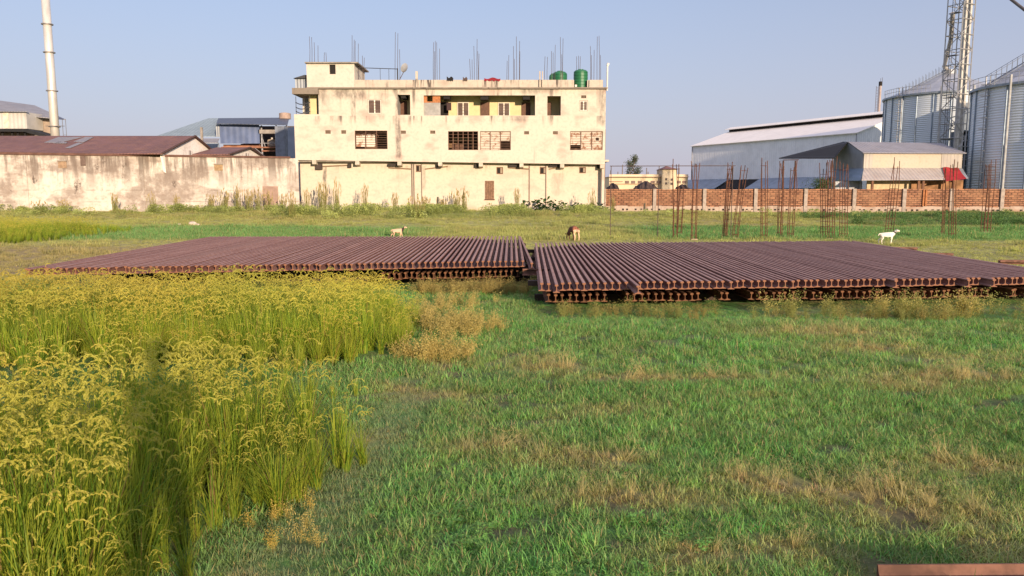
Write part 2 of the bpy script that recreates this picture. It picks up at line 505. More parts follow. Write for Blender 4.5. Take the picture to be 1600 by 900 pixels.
def grass_col(k):
    g = attr(k, 'gcol', 'INSTANCER')['Color']
    t = attr(k, 'tone')['Fac']
    c = k.mix(k.rng(t, 0.0, 1.0), k.mix(0.15, g, (0.08, 0.17, 0.05)), k.mix(0.35, g, (0.40, 0.50, 0.15)))
    return k.mix(k.rng(t, 0.82, 0.94), c, (0.46, 0.36, 0.17))
GRASS = leafmat('grass_blades', grass_col, 0.6, 0.42)
U = random.uniform
def grass_tuft(nb, rad, h0, h1, w, curl=0.9):
    b = Blades()
    for i in range(nb):
        r, a = rad * math.sqrt(U(0, 1)), U(0, 6.283)
        b.blade((r * math.cos(a), r * math.sin(a), -0.01), U(h0, h1), w * U(.7, 1.3), U(0, 6.283), U(0.05, 0.95), U(0.2, curl), U(0, 1))
    return b
near_tufts = proto_coll('grass_tufts_near', [grass_tuft(32, 0.09, 0.03, 0.115, 0.0062, 1.9).obj('grass_tuft', GRASS) for _ in range(6)])
far_tufts = proto_coll('grass_tufts_far', [grass_tuft(46, 0.24, 0.05, 0.19, 0.013, 1.1).obj('grass_tuft', GRASS) for _ in range(5)])

# dry seed-head weeds
def weed_col(k):
    g = attr(k, 'gcol', 'INSTANCER')['Color']
    t = attr(k, 'tone')['Fac']
    return k.mix(t, k.mix(0.5, g, (0.10, 0.13, 0.03)), g)
WEED = leafmat('dry_weed', weed_col, 0.7, 0.4)
def weed_plant(nst, h, leafy, lw, sp=0.10):
    b = Blades()
    for i in range(nst):
        az, ln = U(0, 6.283), U(0.05, 0.5)
        hh = h * U(0.6, 1.1)
        base = (U(-sp, sp) * .5, U(-sp, sp) * .5, -0.01)
        tip = b.blade(base, hh, 0.005, az, ln, U(0, .4), 0.4, 3, 0.5)
        bs = Vector(base)
        for j in range(leafy):
            q = U(0.3, 1.05)
            c = bs.lerp(tip, q) + Vector((U(-1, 1), U(-1, 1), U(-.6, 1))) * 0.045
            d = Vector((U(-1, 1), U(-1, 1), U(-.3, 1))).normalized()
            b.leaf(c, (U(-1, 1), U(-1, 1), U(0, 1)), d, lw * U(1.2, 2.4), lw * U(.5, 1), U(.3, 1))
    return b
weeds = proto_coll('weed_plants', [weed_plant(9, 0.34, 26, 0.017).obj('weed_plant', WEED) for _ in range(5)])
def seed_grass():
    b = Blades()
    for i in range(16):
        az, ln = U(0, 6.283), U(0.1, 0.6)
        tip = b.blade((U(-.04, .04), U(-.04, .04), 0), U(.16, .32), 0.0035, az, ln, U(.1, .5), 0.8, 4, .5)
        for j in range(9):
            d = Vector((U(-1, 1), U(-1, 1), U(-.2, 1))).normalized()
            b.leaf(tip + Vector((U(-1, 1), U(-1, 1), U(-1.6, .6))) * 0.022, (U(-1, 1), U(-1, 1), 1), d, U(.02, .04), 0.0035, 1)
    for i in range(14):
        b.blade((U(-.06, .06), U(-.06, .06), 0), U(.1, .22), 0.005, U(0, 6.28), U(.2, .8), U(.3, 1), U(0, 1))
    return b
seedheads = proto_coll('seed_grasses', [seed_grass().obj('seed_grass', WEED) for _ in range(4)])
def clover():
    b = Blades()
    for i in range(16):
        r, a = 0.09 * math.sqrt(U(0, 1)), U(0, 6.28)
        c = Vector((r * math.cos(a), r * math.sin(a), U(.04, .11)))
        for j in range(3):
            t = a + j * 2.09 + U(-.3, .3)
            b.leaf(c, (U(-.3, .3), U(-.3, .3), 1), (math.cos(t), math.sin(t), U(-.1, .35)), U(.018, .032), U(.014, .024), U(.2, .8))
    return b
clovers = proto_coll('clover_patches', [clover().obj('clover_patch', GRASS) for _ in range(3)])
def bushlet(n=230, r=0.42, h=0.42, ll=0.075):
    b = Blades()
    for i in range(n):
        a, q = U(0, 6.28), U(0, 1)
        rr = r * math.sqrt(U(0, 1)) * (1.1 - 0.6 * q)
        c = Vector((rr * math.cos(a), rr * math.sin(a), h * q))
        b.leaf(c, (U(-1, 1), U(-1, 1), U(.2, 1)), Vector((math.cos(a) + U(-.7, .7), math.sin(a) + U(-.7, .7), U(-.2, 1))).normalized(), ll * U(.6, 1.3), ll * U(.35, .7), U(0, .85))
    return b
bushlets = proto_coll('leafy_clumps', [bushlet().obj('leafy_clump', GRASS) for _ in range(5)])

# rice
def rice_col(k):
    t = attr(k, 'tone')['Fac']
    g = attr(k, 'gcol', 'INSTANCER')['Color']
    leafc = k.mix(k.rng(t, 0, 0.7, smooth=False), (0.11, 0.26, 0.034), (0.53, 0.51, 0.065))
    c = k.mix(k.rng(t, 0.75, 0.8), leafc, (0.70, 0.57, 0.12))
    c = k.mix(k.rng(t, 0.93, 0.96), c, (0.42, 0.26, 0.10))
    return k.mix(1.0, c, g, 'MULTIPLY')
RICE = leafmat('rice_plants', rice_col, 0.55, 0.54)
def rice_tuft(nl=72, npn=8, H=0.86):
    b = Blades()
    for i in range(nl):
        r, a = 0.07 * math.sqrt(U(0, 1)), U(0, 6.28)
        b.blade((r * math.cos(a), r * math.sin(a), -0.02), H * (U(.5, 1.05) if U(0, 1) < .75 else U(1.0, 1.2)), U(.009, .0145), U(0, 6.28), U(0.01, .3), U(.1, .7) if U(0, 1) < .6 else U(.8, 1.9), (U(0, 1) ** .7) * .74 if U(0, 1) < .91 else 1.0, 5)
    for i in range(npn):
        a = U(0, 6.28)
        az = U(0, 6.28)
        d = Vector((math.cos(az), math.sin(az), 0)); side = Vector((-d.y, d.x, 0))
        p = Vector((0.05 * math.cos(a), 0.05 * math.sin(a), 0))
        lean = U(.02, .16)
        top = b.blade(p, H * U(.78, .95), 0.004, az, lean, U(.05, .25), 0.72, 3, .8)
        ang, L, n = U(.2, .6), U(.12, .19), 9
        st = L / n
        q = top - Vector((0, 0, 0.01))
        bend = U(1.9, 2.7)
        for j in range(n):
            dirv = d * math.sin(ang) + Vector((0, 0, 1)) * math.cos(ang)
            for m in range(4):
                ld = (dirv + Vector((U(-1, 1), U(-1, 1), U(-1, .4))) * .3).normalized()
                b.leaf(q + Vector((U(-1, 1), U(-1, 1), U(-1, 1))) * .005, (U(-1, 1), U(-1, 1), U(-1, 1)), ld, U(.018, .028), U(.006, .009), U(.8, .92))
            q = q + dirv * st
            ang += bend / n
    return b
rices = proto_coll('rice_hills', [rice_tuft().obj('rice_hill', RICE) for _ in range(8)])
def in_poly(x, y, poly):
    c = np.zeros(len(x), bool)
    j = len(poly) - 1
    for i in range(len(poly)):
        xi, yi = poly[i]; xj, yj = poly[j]
        t = ((yi > y) != (yj > y)) & (x < (xj - xi) * (y - yi) / (yj - yi + 1e-12) + xi)
        c ^= t
        j = i
    return c
RICE_FRONT = [(-9.5, 3.0), (-3.5, 3.1), (-2.0, 3.5), (-1.9, 4.3), (-1.95, 5.1), (-1.6, 6.2), (-1.3, 6.9), (-2.2, 7.1), (-4, 6.7), (-9.5, 6.5)]
RICE_BACK = [(-16.5, 9.2), (-8, 9.8), (-4.5, 10.3), (-2.2, 10.6), (-1.65, 11.2), (-1.75, 13.0), (-1.85, 14.4), (-3.2, 14.9), (-9, 14.6), (-17, 14.4)]
RICE_GAP = [(-9.5, 6.7), (-1.5, 6.9), (-2.1, 10.6), (-9.5, 10)]
RICE_FAR = [(-45, 33.5), (-24.5, 34.5), (-22.6, 38), (-22.6, 42), (-23.3, 47), (-30, 49), (-48, 49)]
def scatter_poly(poly, dens, seed):
    r = np.random.default_rng(seed)
    xs, ys = [p[0] for p in poly], [p[1] for p in poly]
    n = int((max(xs) - min(xs)) * (max(ys) - min(ys)) * dens)
    x, y = r.uniform(min(xs), max(xs), n), r.uniform(min(ys), max(ys), n)
    wx_, wy_ = 1.1 * (fbm(x * 1.9, y * 1.9, seed + 200) - .5), .9 * (fbm(x * 1.9, y * 1.9, seed + 300) - .5)
    m = in_poly(x + wx_, y + wy_, poly)
    return x[m], y[m]
def edge_scale(x, y, poly, w=.3):
    e = np.ones(len(x))
    for dx, dy in ((w, 0), (0, -w), (w, -w), (-w, 0), (0, w)):
        e = np.where(in_poly(x + dx, y + dy, poly), e, np.minimum(e, RNG.uniform(.5, .95, len(x))))
    return e
def rice_tint(x, y, s):
    n = fbm(x * 0.9, y * 0.9, s)
    d = np.clip(0.78 + 0.5 * (n - 0.3), 0.6, 1.2)
    w = sstep(0.45, 0.62, fbm(x * 0.6, y * 0.6, s + 7)) * 0.5
    return np.stack([d * (1 - 0.18 * w), d * (1 + 0.04 * w), d * (1 - 0.1 * w)], 1)
X, Y, S = [], [], []
for poly, dn, sd, s0 in ((RICE_FRONT, 34, 1, 0.98), (RICE_BACK, 30, 2, 0.86), (RICE_GAP, 2.6, 3, 0.55)):
    x, y = scatter_poly(poly, dn, sd)
    X.append(x); Y.append(y); S.append(edge_scale(x, y, poly) * s0 * RNG.uniform(0.76, 1.14, len(x)) * (0.9 + 0.2 * fbm(x * .8, y * .8, 91)))
X, Y, S = map(np.concatenate, (X, Y, S))
scatter('rice_crop', rices, 8, np.stack([X, Y, ground_z(X, Y)], 1), S, rice_tint(X, Y, 101), 0.10,
        'ripening yellow green rice crop with drooping golden panicles in the front field', 'rice crop')
x, y = scatter_poly(RICE_FAR, 9, 4)
scatter('rice_crop', rices, 8, np.stack([x, y, ground_z(x, y)], 1), edge_scale(x, y, RICE_FAR, 1.2) * RNG.uniform(0.5, 0.95, len(x)), rice_tint(x, y, 111) * np.array([[0.95, 1.0, 0.9]]), 0.1,
        'second patch of rice beyond the rails near the long stained wall', 'rice crop')

# grass: near, middle, far
def grass_pts(x0, x1, y0, y1, dens, seed):
    r = np.random.default_rng(seed)
    n = int((x1 - x0) * (y1 - y0) * dens)
    x, y = r.uniform(x0, x1, n), r.uniform(y0, y1, n)
    m = (np.abs(x) < 0.75 * y + 4.5)
    return x[m], y[m]
def in_stack(x, y):
    l = (x > -12.4) & (x < 0.6) & (y > 20.7 + 0.16 * np.minimum(x, 0)) & (y < 32)
    r = (x > 0.7) & (x < 13.2) & (y > 16.2) & (y < 28.7)
    return l | r
def bare(x, y):
    return sstep(.64, .74, fbm(x * 2.1, y * 2.6, 401, 3)) * (y > 4)
def track(x, y):
    return np.exp(-((x + 1.5 - 0.085 * (y - 5)) / 0.36) ** 2) * (y < 10)
x, y = grass_pts(-3.2, 11, 3.0, 9.5, 300, 5)
m = ~in_poly(x, y, [(-9, 2), (-2.2, 2), (-2.2, 5), (-1.7, 7), (-9, 7)])
x, y = x[m], y[m]
keep = RNG.uniform(0, 1, len(x)) > bare(x, y) * .95
x, y = x[keep], y[keep]
d = dryness(x, y)
sc = (0.65 + 0.75 * fbm(x * 1.3, y * 1.3, 121)) * (1 - 0.3 * d) * (1 - 0.45 * track(x, y)) * RNG.uniform(.75, 1.25, len(x))
col = field_color(x, y) * (1 + 0.32 * RNG.normal(0, 1, (len(x), 1))).clip(.4, 1.8) * (1 + .12 * RNG.normal(0, 1, (len(x), 3))).clip(.7, 1.3)
tk = track(x, y)[:, None] * 0.7
col = col * (1 - tk) + np.array([[0.27, 0.29, 0.20]]) * tk
scatter('grass', near_tufts, 6, np.stack([x, y, ground_z(x, y)], 1), sc, col, 0.15, 'short green grass with dry brown patches in the foreground right of the rice', 'grass')
x, y = grass_pts(-15, 20, 9.0, 24, 95, 6)
m = ~in_stack(x, y) & ~in_poly(x, y, RICE_BACK) 
x, y = x[m], y[m]
keep = RNG.uniform(0, 1, len(x)) > bare(x, y) * .95
x, y = x[keep], y[keep]
sc = (0.9 + 0.8 * fbm(x * 1.1, y * 1.1, 131)) * RNG.uniform(.75, 1.3, len(x)) * (1 - 0.25 * dryness(x, y)) * (1 - .5 * sstep(13.5, 15.3, y) * (x > .5))
col = field_color(x, y) * (1 + 0.30 * RNG.normal(0, 1, (len(x), 1))).clip(.4, 1.8) * (1 + .12 * RNG.normal(0, 1, (len(x), 3))).clip(.7, 1.3)
scatter('grass', near_tufts, 6, np.stack([x, y, ground_z(x, y)], 1), sc, col, 0.15, 'green grass between the foreground lawn and the front ends of the rails', 'grass')
x, y = grass_pts(-58, 58, 24, 76, 13, 7)
m = ~in_stack(x, y)
x, y = x[m], y[m]
lush = sstep(38, 40, y) * (1 - sstep(50, 53, y))
sc = (0.25 + 0.5 * fbm(x * .35, y * .5, 141) + 0.5 * lush + 0.7 * sstep(54, 66, y) * fbm(x * .3, y * .3, 142) + .9 * sstep(.6, .72, fbm(x * .8, y * .8, 143))) * RNG.uniform(.7, 1.3, len(x))
col = field_color(x, y) * (1 + 0.2 * RNG.normal(0, 1, (len(x), 1))).clip(.5, 1.5)
scatter('grass', far_tufts, 5, np.stack([x, y, ground_z(x, y)], 1), sc, col, 0.12, 'grazed yellow green pasture between the rails and the walls', 'grass')

# weeds in front of the rails, the dry bush at the rice corner, seed heads in the lawn
wx, wy, wc, ws = [], [], [], []
def add_weeds(n, x0, x1, y0, y1, c0, c1, s0, s1, seed, thr=None):
    r = np.random.default_rng(seed)
    x, y = r.uniform(x0, x1, n), r.uniform(y0, y1, n)
    if thr is not None:
        m = fbm(x * 1.3, y * 1.3, seed) > thr
        x, y = x[m], y[m]
    t = r.uniform(0, 1, (len(x), 1))
    wx.append(x); wy.append(y); wc.append(np.array([c0]) * (1 - t) + np.array([c1]) * t); ws.append(r.uniform(s0, s1, len(x)))
GOLD, OLIVE = (0.64, 0.49, 0.17), (0.32, 0.33, 0.10)
for (px, py, rx, ry, n) in ((705, 515, .75, 1.5, 44), (738, 520, .5, .8, 26), (700, 562, .6, .3, 24), (655, 563, .3, .25, 12), (668, 495, .4, 1.4, 24), (715, 470, .7, 1.4, 22)):
    q = gnd(px, py)
    r = np.random.default_rng(px)
    a, b = r.normal(0, .5, n) * rx, r.normal(0, .5, n) * ry
    wx.append(q.x + a); wy.append(q.y + b)
    t = r.uniform(0, 1, (n, 1)); wc.append(np.array([GOLD]) * (1 - .45 * t) + np.array([(0.28, 0.2, 0.07)]) * .45 * t); ws.append(r.uniform(.55, 1.0, n))
add_weeds(420, 0.9, 12.5, 14.4, 15.8, (0.36, 0.26, 0.09), OLIVE, .4, .85, 15, 0.46)
add_weeds(190, 0.9, 12.5, 15.2, 15.85, GOLD, OLIVE, .8, 1.35, 19, 0.52)
add_weeds(130, -2.4, 0.4, 18.6, 19.6, GOLD, (0.25, 0.17, 0.06), .5, 1.0, 16)
add_weeds(12, -1.9, -1.2, 4.9, 5.7, (0.62, 0.42, 0.08), GOLD, .3, .5, 17)
X, Y, S, C = np.concatenate(wx), np.concatenate(wy), np.concatenate(ws), np.concatenate(wc)
scatter('dry_weeds', weeds, 5, np.stack([X, Y, ground_z(X, Y)], 1), S, C, 0.2, 'golden brown dry weeds at the rice corner and along the rail ends', 'weeds')
x, y = grass_pts(-0.6, 6.5, 4.3, 15, 26, 18)
m = dryness(x, y) > 0.68
x, y = x[m], y[m]
t = RNG.uniform(0, 1, (len(x), 1))
scatter('seed_grass', seedheads, 4, np.stack([x, y, ground_z(x, y)], 1), RNG.uniform(.4, .95, len(x)), np.array([(0.60, 0.46, 0.21)]) * (1 - t) + np.array([(0.40, 0.36, 0.18)]) * t, 0.3,
        'straw coloured seed heads standing in the lawn', 'grass')
x, y = grass_pts(-1.2, 1.4, 4.2, 5.5, 70, 20)
m = fbm(x * 1.6, y * 1.6, 171) > .60
x, y = x[m], y[m]
scatter('clover', clovers, 3, np.stack([x, y, ground_z(x, y)], 1), RNG.uniform(.5, .95, len(x)), np.array([(0.15, 0.35, 0.075)]) * RNG.uniform(.7, 1.3, (len(x), 1)), 0.15,
        'small round leaved clover at the bottom centre of the lawn', 'clover')
r = np.random.default_rng(23)
n = 2600
x = r.uniform(-52, 52, n); y = r.normal(68.5, 2.6, n)
m = (y < 73.2) & (y > 60) & (fbm(x * .3, y * .3, 151) > .5) & ((x < 9) | (y < 66) & (r.uniform(0, 1, n) < .4))
x, y = x[m], y[m]
scatter('undergrowth', bushlets, 5, np.stack([x, y, ground_z(x, y) - .05], 1), r.uniform(.7, 1.9, len(x)), np.array([(0.36, 0.38, 0.13)]) * r.uniform(.6, 1.5, (len(x), 1)), 0.1,
        'low leafy undergrowth along the foot of the walls', 'undergrowth')
n = 900
x = r.uniform(24, 54, n); y = r.uniform(53, 66, n)
m = fbm(x * .2, y * .3, 161) > .45
x, y = x[m], y[m]
scatter('undergrowth', bushlets, 5, np.stack([x, y, ground_z(x, y) - .05], 1), r.uniform(.6, 1.3, len(x)), np.array([(0.075, 0.16, 0.055)]) * r.uniform(.6, 1.5, (len(x), 1)), 0.1,  # weed colour darkened to carry the far right shadow
        'weeds tinted dark green by painted shadow in front of the brick wall at the right', 'undergrowth')

# ------------------------------------------------------------------ the three-storey house
HD = 75.0
def hx(px, d=HD, py=200): return P(px, py, d).x
def hz(py, d=HD): return P(800, py, d).z
CREAM, DIRT = (0.56, 0.49, 0.40), (0.09, 0.07, 0.06)
Zled, Z2, Z1 = hz(139), hz(178), hz(253)
M_UP = plaster('weathered_cream_plaster', CREAM, DIRT, [(Zled, 2.6), (hz(181), 1.2)], 1.0, (0.44, 0.29, 0.24), 0.75, 2.0,
               runs=[(hx(622), .35, Zled, Z1, .75), (hx(553), .3, Zled, hz(190), .8), (hx(540), 1.6, Zled, hz(158), .75), (hx(504), .9, Zled, hz(170), .6), (hx(565), .7, Zled, hz(160), .6), (hx(596), .5, hz(177), hz(190), .5), (hx(625), 1.0, Zled, hz(150), .7), (hx(812), 1.1, hz(181), hz(196), .55), (hx(719), .6, hz(181), hz(197), .5), (hx(942), .4, Zled, hz(200), .6), (hx(800), 3.0, hz(186), hz(192), .3), (hx(830), 1.6, Zled, hz(152), .6), (hx(860), 1.0, Zled, hz(150), .5)])
M_LOW = plaster('yellow_cream_plaster', (0.57, 0.495, 0.385), DIRT, [(hz(258), 0.7)], 0.45, (0.47, 0.32, 0.26), 0.5, 2.2, floorz=0.5, runs=[(hx(505, HD + .95), .28, hz(258), hz(325), .8), (hx(661, HD + .95), .3, hz(258), hz(300), .4), (hx(872, HD + .95), .8, hz(270), hz(310), .3)])
M_PAR = plaster('stained_parapet_plaster', (0.48, 0.41, 0.335), DIRT, [(hz(124), 1.6)], 1.8, (0.35, 0.25, 0.2), 0.6, 2.4)
M_IN = plain('corridor_paint', (0.62, 0.52, 0.29), 0.85, 0, 0.1)
M_GREYIN = plain('grey_cement', (0.36, 0.34, 0.32), 0.9, 0, 0.25)
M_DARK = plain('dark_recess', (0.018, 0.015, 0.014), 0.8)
M_ROOMS = plain('brown_room_walls', (0.24, 0.14, 0.075), 0.9, 0, 0.4, 1.0)
M_DOOR = plain('brown_door_wood', (0.13, 0.062, 0.038), 0.65, 0, 0.3, 4)
M_PANE = plain('brown_window_glass', (0.13, 0.085, 0.065), 0.25, 0, 0.35, 1.5, 0.5)
M_FRAME = plain('white_window_frame', (0.72, 0.66, 0.56), 0.6, 0, 0.1)
M_GRILLE = plain('rusty_grille', (0.16, 0.085, 0.055), 0.7, 0, 0.3, 6)
M_STEELBAR = plain('rebar_steel', (0.10, 0.065, 0.055), 0.7, 0.0, 0.4, 8)
M_RUSTBAR = plain('rusty_rebar', (0.15, 0.062, 0.034), 0.85, 0, 0.45, 9)
M_PIPE = plain('grey_drain_pipe', (0.22, 0.16, 0.13), 0.6, 0, 0.25)
M_WPIPE = plain('white_pipe', (0.68, 0.62, 0.56), 0.55, 0, 0.15)
M_SLAB = plain('grey_concrete_slab', (0.30, 0.26, 0.22), 0.9, 0, 0.35)
M_BRICKIN = plain('bare_brick_infill', (0.42, 0.17, 0.07), 0.9, 0, 0.3, 5)
M_GSHEET = sheet('grey_tin_sheet', (0.30, 0.32, 0.35), 'x', 0.3, 0.5, 0.1)
M_PANEL = NT('whitewashed_mesh_panel')
kk = M_PANEL
M_PANEL = kk.fin(kk.mix(kk.rng(kk.noise(2.2, 5, rough=0.7), 0.5, 0.6), (0.60, 0.53, 0.44), (0.30, 0.15, 0.09)), 0.9)

xL, xM, xR = hx(460), hx(483), hx(946)
house = Built('house', ((xL + xR) / 2, HD + 7, gz((xL + xR) / 2, HD)), 'three storey cream concrete house with stained plaster and rebar sprouting from its flat roof', 'house')
HDEP = 15.0
x = lambda px, d=HD: hx(px, d)
mid = [(554, 605, 204, 233), (700, 747, 205, 234.5), (750, 798, 205, 234.5), (891, 942, 205, 234.5)]
vents = [(508, 516.5, 203.5, 209), (533, 540.5, 203.5, 209), (626, 634, 204, 209), (672, 680, 204, 209), (819, 826.5, 205, 210), (864, 871.5, 205, 210)]
holes = [(x(a), x(b), hz(d), hz(c)) for a, b, c, d in mid + vents + [(575.5, 596.5, 155, 178), (622, 641.5, 148, 179.5), (662.5, 836, 149, 180.5), (855, 876, 150, 180.5), (905, 918, 157, 173.5), (907.5, 915.5, 149, 153.5)]]
holes.append((x(440), x(499), hz(178.5), hz(140)))          # open corner of the top floor, at the left
wm = MB()
wall_holes(wm, xL, xR, Z1, Zled, HD, 0.25, holes, warp=lambda xx: 0.18 - 0.42 * (xx - xL) / (xR - xL))
wall = house.part('wall', wm, M_UP)
m = MB()
zg = 0.0
m.box(x(467, HD + .95), x(944, HD + .95), HD + 0.95, HD + 1.2, zg, Z1 - 0.02)
house.part('ground_floor_wall', m, M_LOW)
m = MB()
m.box(xL, xL + .25, HD + .25, HD + 3.2, Z1, hz(178.5)); m.box(xL, xL + .25, HD + 3.2, HD + HDEP - .25, Z1, Zled)
m.box(xR - .25, xR, HD + .25, HD + HDEP - .25, zg, Zled - .01)
m.box(xL + .05, xL + .3, HD + 1.2, HD + HDEP - .25, zg, Z1 - .35)
m.box(xL, xR, HD + HDEP - .25, HD + HDEP, zg, Zled)
house.part('side_wall', m, M_UP)
m = MB()
m.box(xL + .26, xR - .26, HD + .26, HD + HDEP - .26, Z1 + .0, Z1 + .16)
m.box(xL + .26, xR - .26, HD + .26, HD + HDEP - .26, hz(187), hz(187) + .16)
house.part('floor_slab', m, M_SLAB)
m = MB()
m.box(x(482), x(948), HD - .28, HD + HDEP + .1, Zled + .0, Zled + .13)
m.box(x(459.5), x(500), HD - .3, HD + 3.0, hz(147.5), hz(138))
house.part('roof_slab', m, plaster('stained_slab_edge', (0.22, 0.18, 0.145), DIRT, [(Zled + .14, 0.8)], 1.0, (.4, .32, .25), .5))
# parapet with a gap for the water tank
m = MB()
zp = hz(125)
m.box(x(556), x(893), HD - .1, HD + .08, Zled + .13, zp); m.box(x(920), x(941), HD - .1, HD + .08, Zled + .13, zp)
m.box(x(893) + .01, x(893) + .19, HD - .1, HD + 2.2, Zled + .13, zp); m.box(x(920) - .19, x(920) - .01, HD + .09, HD + 2.2, Zled + .13, zp)
m.box(x(893), x(941), HD + 2.21, HD + 2.4, Zled + .13, zp)
m.box(x(941) - .18, x(941), HD + .09, HD + 2.2, Zled + .13, zp); m.box(x(941) - .18, x(941), HD + 2.41, HD + HDEP, Zled + .13, zp)
m.box(x(556), x(941) - .2, HD + HDEP - .2, HD + HDEP, Zled + .13, zp)
par = house.part('parapet', m, M_PAR)
for px in (581, 655, 716, 748.5, 812, 878, 889):
    m = MB(); m.box(x(px) - .14, x(px) + .14, HD - .13, HD - .101, Zled + .14, zp - .03); house.part('parapet_pier', m, M_PAR)
for a, b, top in ((651, 654.5, 112), (842, 844, 112), (846.5, 848, 112)):
    m = MB(); m.box(x(a), x(b), HD - .3, HD - .14, Zled + .14, hz(top)); house.part('pipe_stub', m, M_PAR)
m = MB(); m.tube((x(947.5), HD - .1, hz(142)), (x(947.5), HD - .1, hz(102)), .08, .08, 8); m.tube((x(947.5), HD - .1, hz(103)), (x(949), HD - .1, hz(99)), .12, .12, 8)
house.part('vent_pipe', m, M_WPIPE)
# stair head on the roof
zs = hz(99.5)
m = MB()
wall_holes(m, x(482), x(556), Zled + .13, zs, HD - .05, .2, [(x(517.5), x(527), hz(116), hz(101))])
m.box(x(482), x(482) + .2, HD + .15, HD + 5, Zled + .13, zs); m.box(x(556) - .2, x(556), HD + .15, HD + 5, Zled + .13, zs); m.box(x(482), x(556), HD + 5, HD + 5.2, Zled + .13, zs)
head = house.part('stair_head', m, plaster('clean_cream_plaster', (0.54, 0.485, 0.41), DIRT, [(hz(137) + .1, .1)], .6, (.48, .35, .29), .3))
m = MB(); m.box(x(480.5), x(562.5), HD - .3, HD + 5.4, zs, zs + .12); house.part('stair_head_roof', m, M_SLAB, head)
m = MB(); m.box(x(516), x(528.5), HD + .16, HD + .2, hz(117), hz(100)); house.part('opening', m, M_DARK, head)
m = MB(); m.box(x(459), x(482) - .02, HD + 1.0, HD + 3.0, hz(137), hz(120)); cab = house.part('tin_cabin', m, M_GSHEET)
m = MB(); m.slab([(x(457.5), HD + .7, hz(120.5)), (x(476), HD + .7, hz(115)), (x(482) - .02, HD + .7, hz(116.5)), (x(482) - .02, HD + .7, hz(120.5) + .02)], (0, 2.5, 0)); house.part('cabin_roof', m, plain('dark_tin', (.05, .05, .055), .6), cab)
# open corner at the left of the top floor
m = MB(); m.box(x(485, 76.2), x(497, 76.2), HD + 1.0, HD + 1.5, hz(180), hz(146.5)); house.part('column', m, M_IN)
m = MB(); m.box(x(497), x(499) + .2, HD + .26, HD + 3.0, hz(180), hz(147.6)); house.part('partition', m, M_GREYIN)
m = MB(); m.box(xL + .3, x(499), HD + 3.2, HD + 3.4, Z2 - .3, hz(147.6)); house.part('back_wall', m, M_GREYIN)
m = MB()
for py, bulge in ((159, .45), (166.5, .5), (173, .3)):
    pts = []
    for i in range(9):
        t = i / 8
        pts.append((x(461.5) + (x(484) - x(461.5)) * t, HD + .4 - bulge * math.sin(math.pi * t), hz(py) - .25 * math.sin(math.pi * t)))
    m.path(pts, .045, 5)
for t in (0.02, .98): m.tube((x(461.5 + 22.5 * t), HD + .4, hz(178)), (x(461.5 + 22.5 * t), HD + .4, hz(150)), .03, .03, 6)
house.part('balcony_railing', m, plain('dark_railing', (.06, .06, .07), .6))
# top floor corridor
m = MB()
CD = HD + 2.0
m.box(x(560), x(930), CD, CD + .15, hz(187) + .16, Zled - .01)
house.part('corridor_wall', m, M_IN)
for a in (641.5, 836, 876):
    m = MB(); m.box(x(a) + .003, x(a) + .2, HD + .26, CD - .01, hz(187) + .17, Zled - .01); house.part('partition', m, M_GREYIN)
m = MB(); m.box(x(622) - .2, x(622) - .003, HD + .26, CD - .01, hz(187) + .17, Zled - .01); house.part('partition', m, M_GREYIN)
m = MB(); m.box(x(662.5), x(688), HD + .27, HD + .4, hz(187) + .17, hz(160)); fill = house.part('cement_infill', m, M_GREYIN)
m = MB(); wall_holes(m, x(662.5), x(688), hz(160) + .01, Zled - .02, HD + .29, .12, [(x(667.5), x(676), hz(158), hz(149.5))]); house.part('brick_infill', m, M_BRICKIN)
def X2(px): return hx(px, CD)
def door(a, b, t, bt=188, open_=False, parent=None):
    m = MB(); m.box(X2(a), X2(b), CD - .06, CD - .01, hz(187) + .17, hz(t, CD)); d = house.part('door', m, M_DARK if open_ else M_DOOR)
    f = MB()
    f.box(X2(a) - .07, X2(a), CD - .08, CD - .008, hz(187) + .17, hz(t, CD)); f.box(X2(b), X2(b) + .07, CD - .08, CD - .008, hz(187) + .17, hz(t, CD)); f.box(X2(a) - .07, X2(b) + .07, CD - .08, CD - .008, hz(t, CD), hz(t, CD) + .07)
    house.part('frame', f, M_DOOR, d)
    return d
door(624, 635.5, 159.5); door(752, 764, 161); door(816, 827.5, 161); door(688.5, 700, 160.5, open_=True); door(855.5, 860, 161)
m = MB(); m.box(X2(699.5), X2(706.5), CD - .9, CD - .82, hz(174, CD), hz(162, CD)); house.part('open_door_leaf', m, plain('dark_red_wood', (.045, .018, .018), .6))
def window(a, b, t, bt, y, X, zf, mull=(0.5,), glass=M_PANE, bars=0):
    w = MB(); e = .06
    x0, x1, z0, z1 = X(a), X(b), zf(bt), zf(t)
    w.box(x0, x1, y - .03, y + .05, z1 - e, z1); w.box(x0, x1, y - .03, y + .05, z0, z0 + e)
    w.box(x0, x0 + e, y - .03, y + .05, z0 + e, z1 - e); w.box(x1 - e, x1, y - .03, y + .05, z0 + e, z1 - e)
    for q in mull: w.box(x0 + (x1 - x0) * q - .05, x0 + (x1 - x0) * q + .05, y - .025, y + .045, z0 + e, z1 - e)
    f = house.part('window', w, M_FRAME)
    ed = [0] + list(mull) + [1]
    for q0, q1 in zip(ed[:-1], ed[1:]):
        p = MB(); p.box(x0 + (x1 - x0) * q0 + e, x0 + (x1 - x0) * q1 - e, y + .0, y + .02, z0 + e, z1 - e)
        house.part('pane', p, glass, f)
    if bars:
        p = MB()
        for i in range(1, bars): zz = z0 + (z1 - z0) * i / bars; p.box(x0 + e, x1 - e, y - .06, y - .04, zz - .012, zz + .012)
        house.part('grille', p, M_GRILLE, f)
    return f
window(576, 596, 155.5, 177.5, HD + .06, x, hz, bars=5)
window(905.5, 917.5, 157.5, 173, HD + .06, x, hz, bars=4)
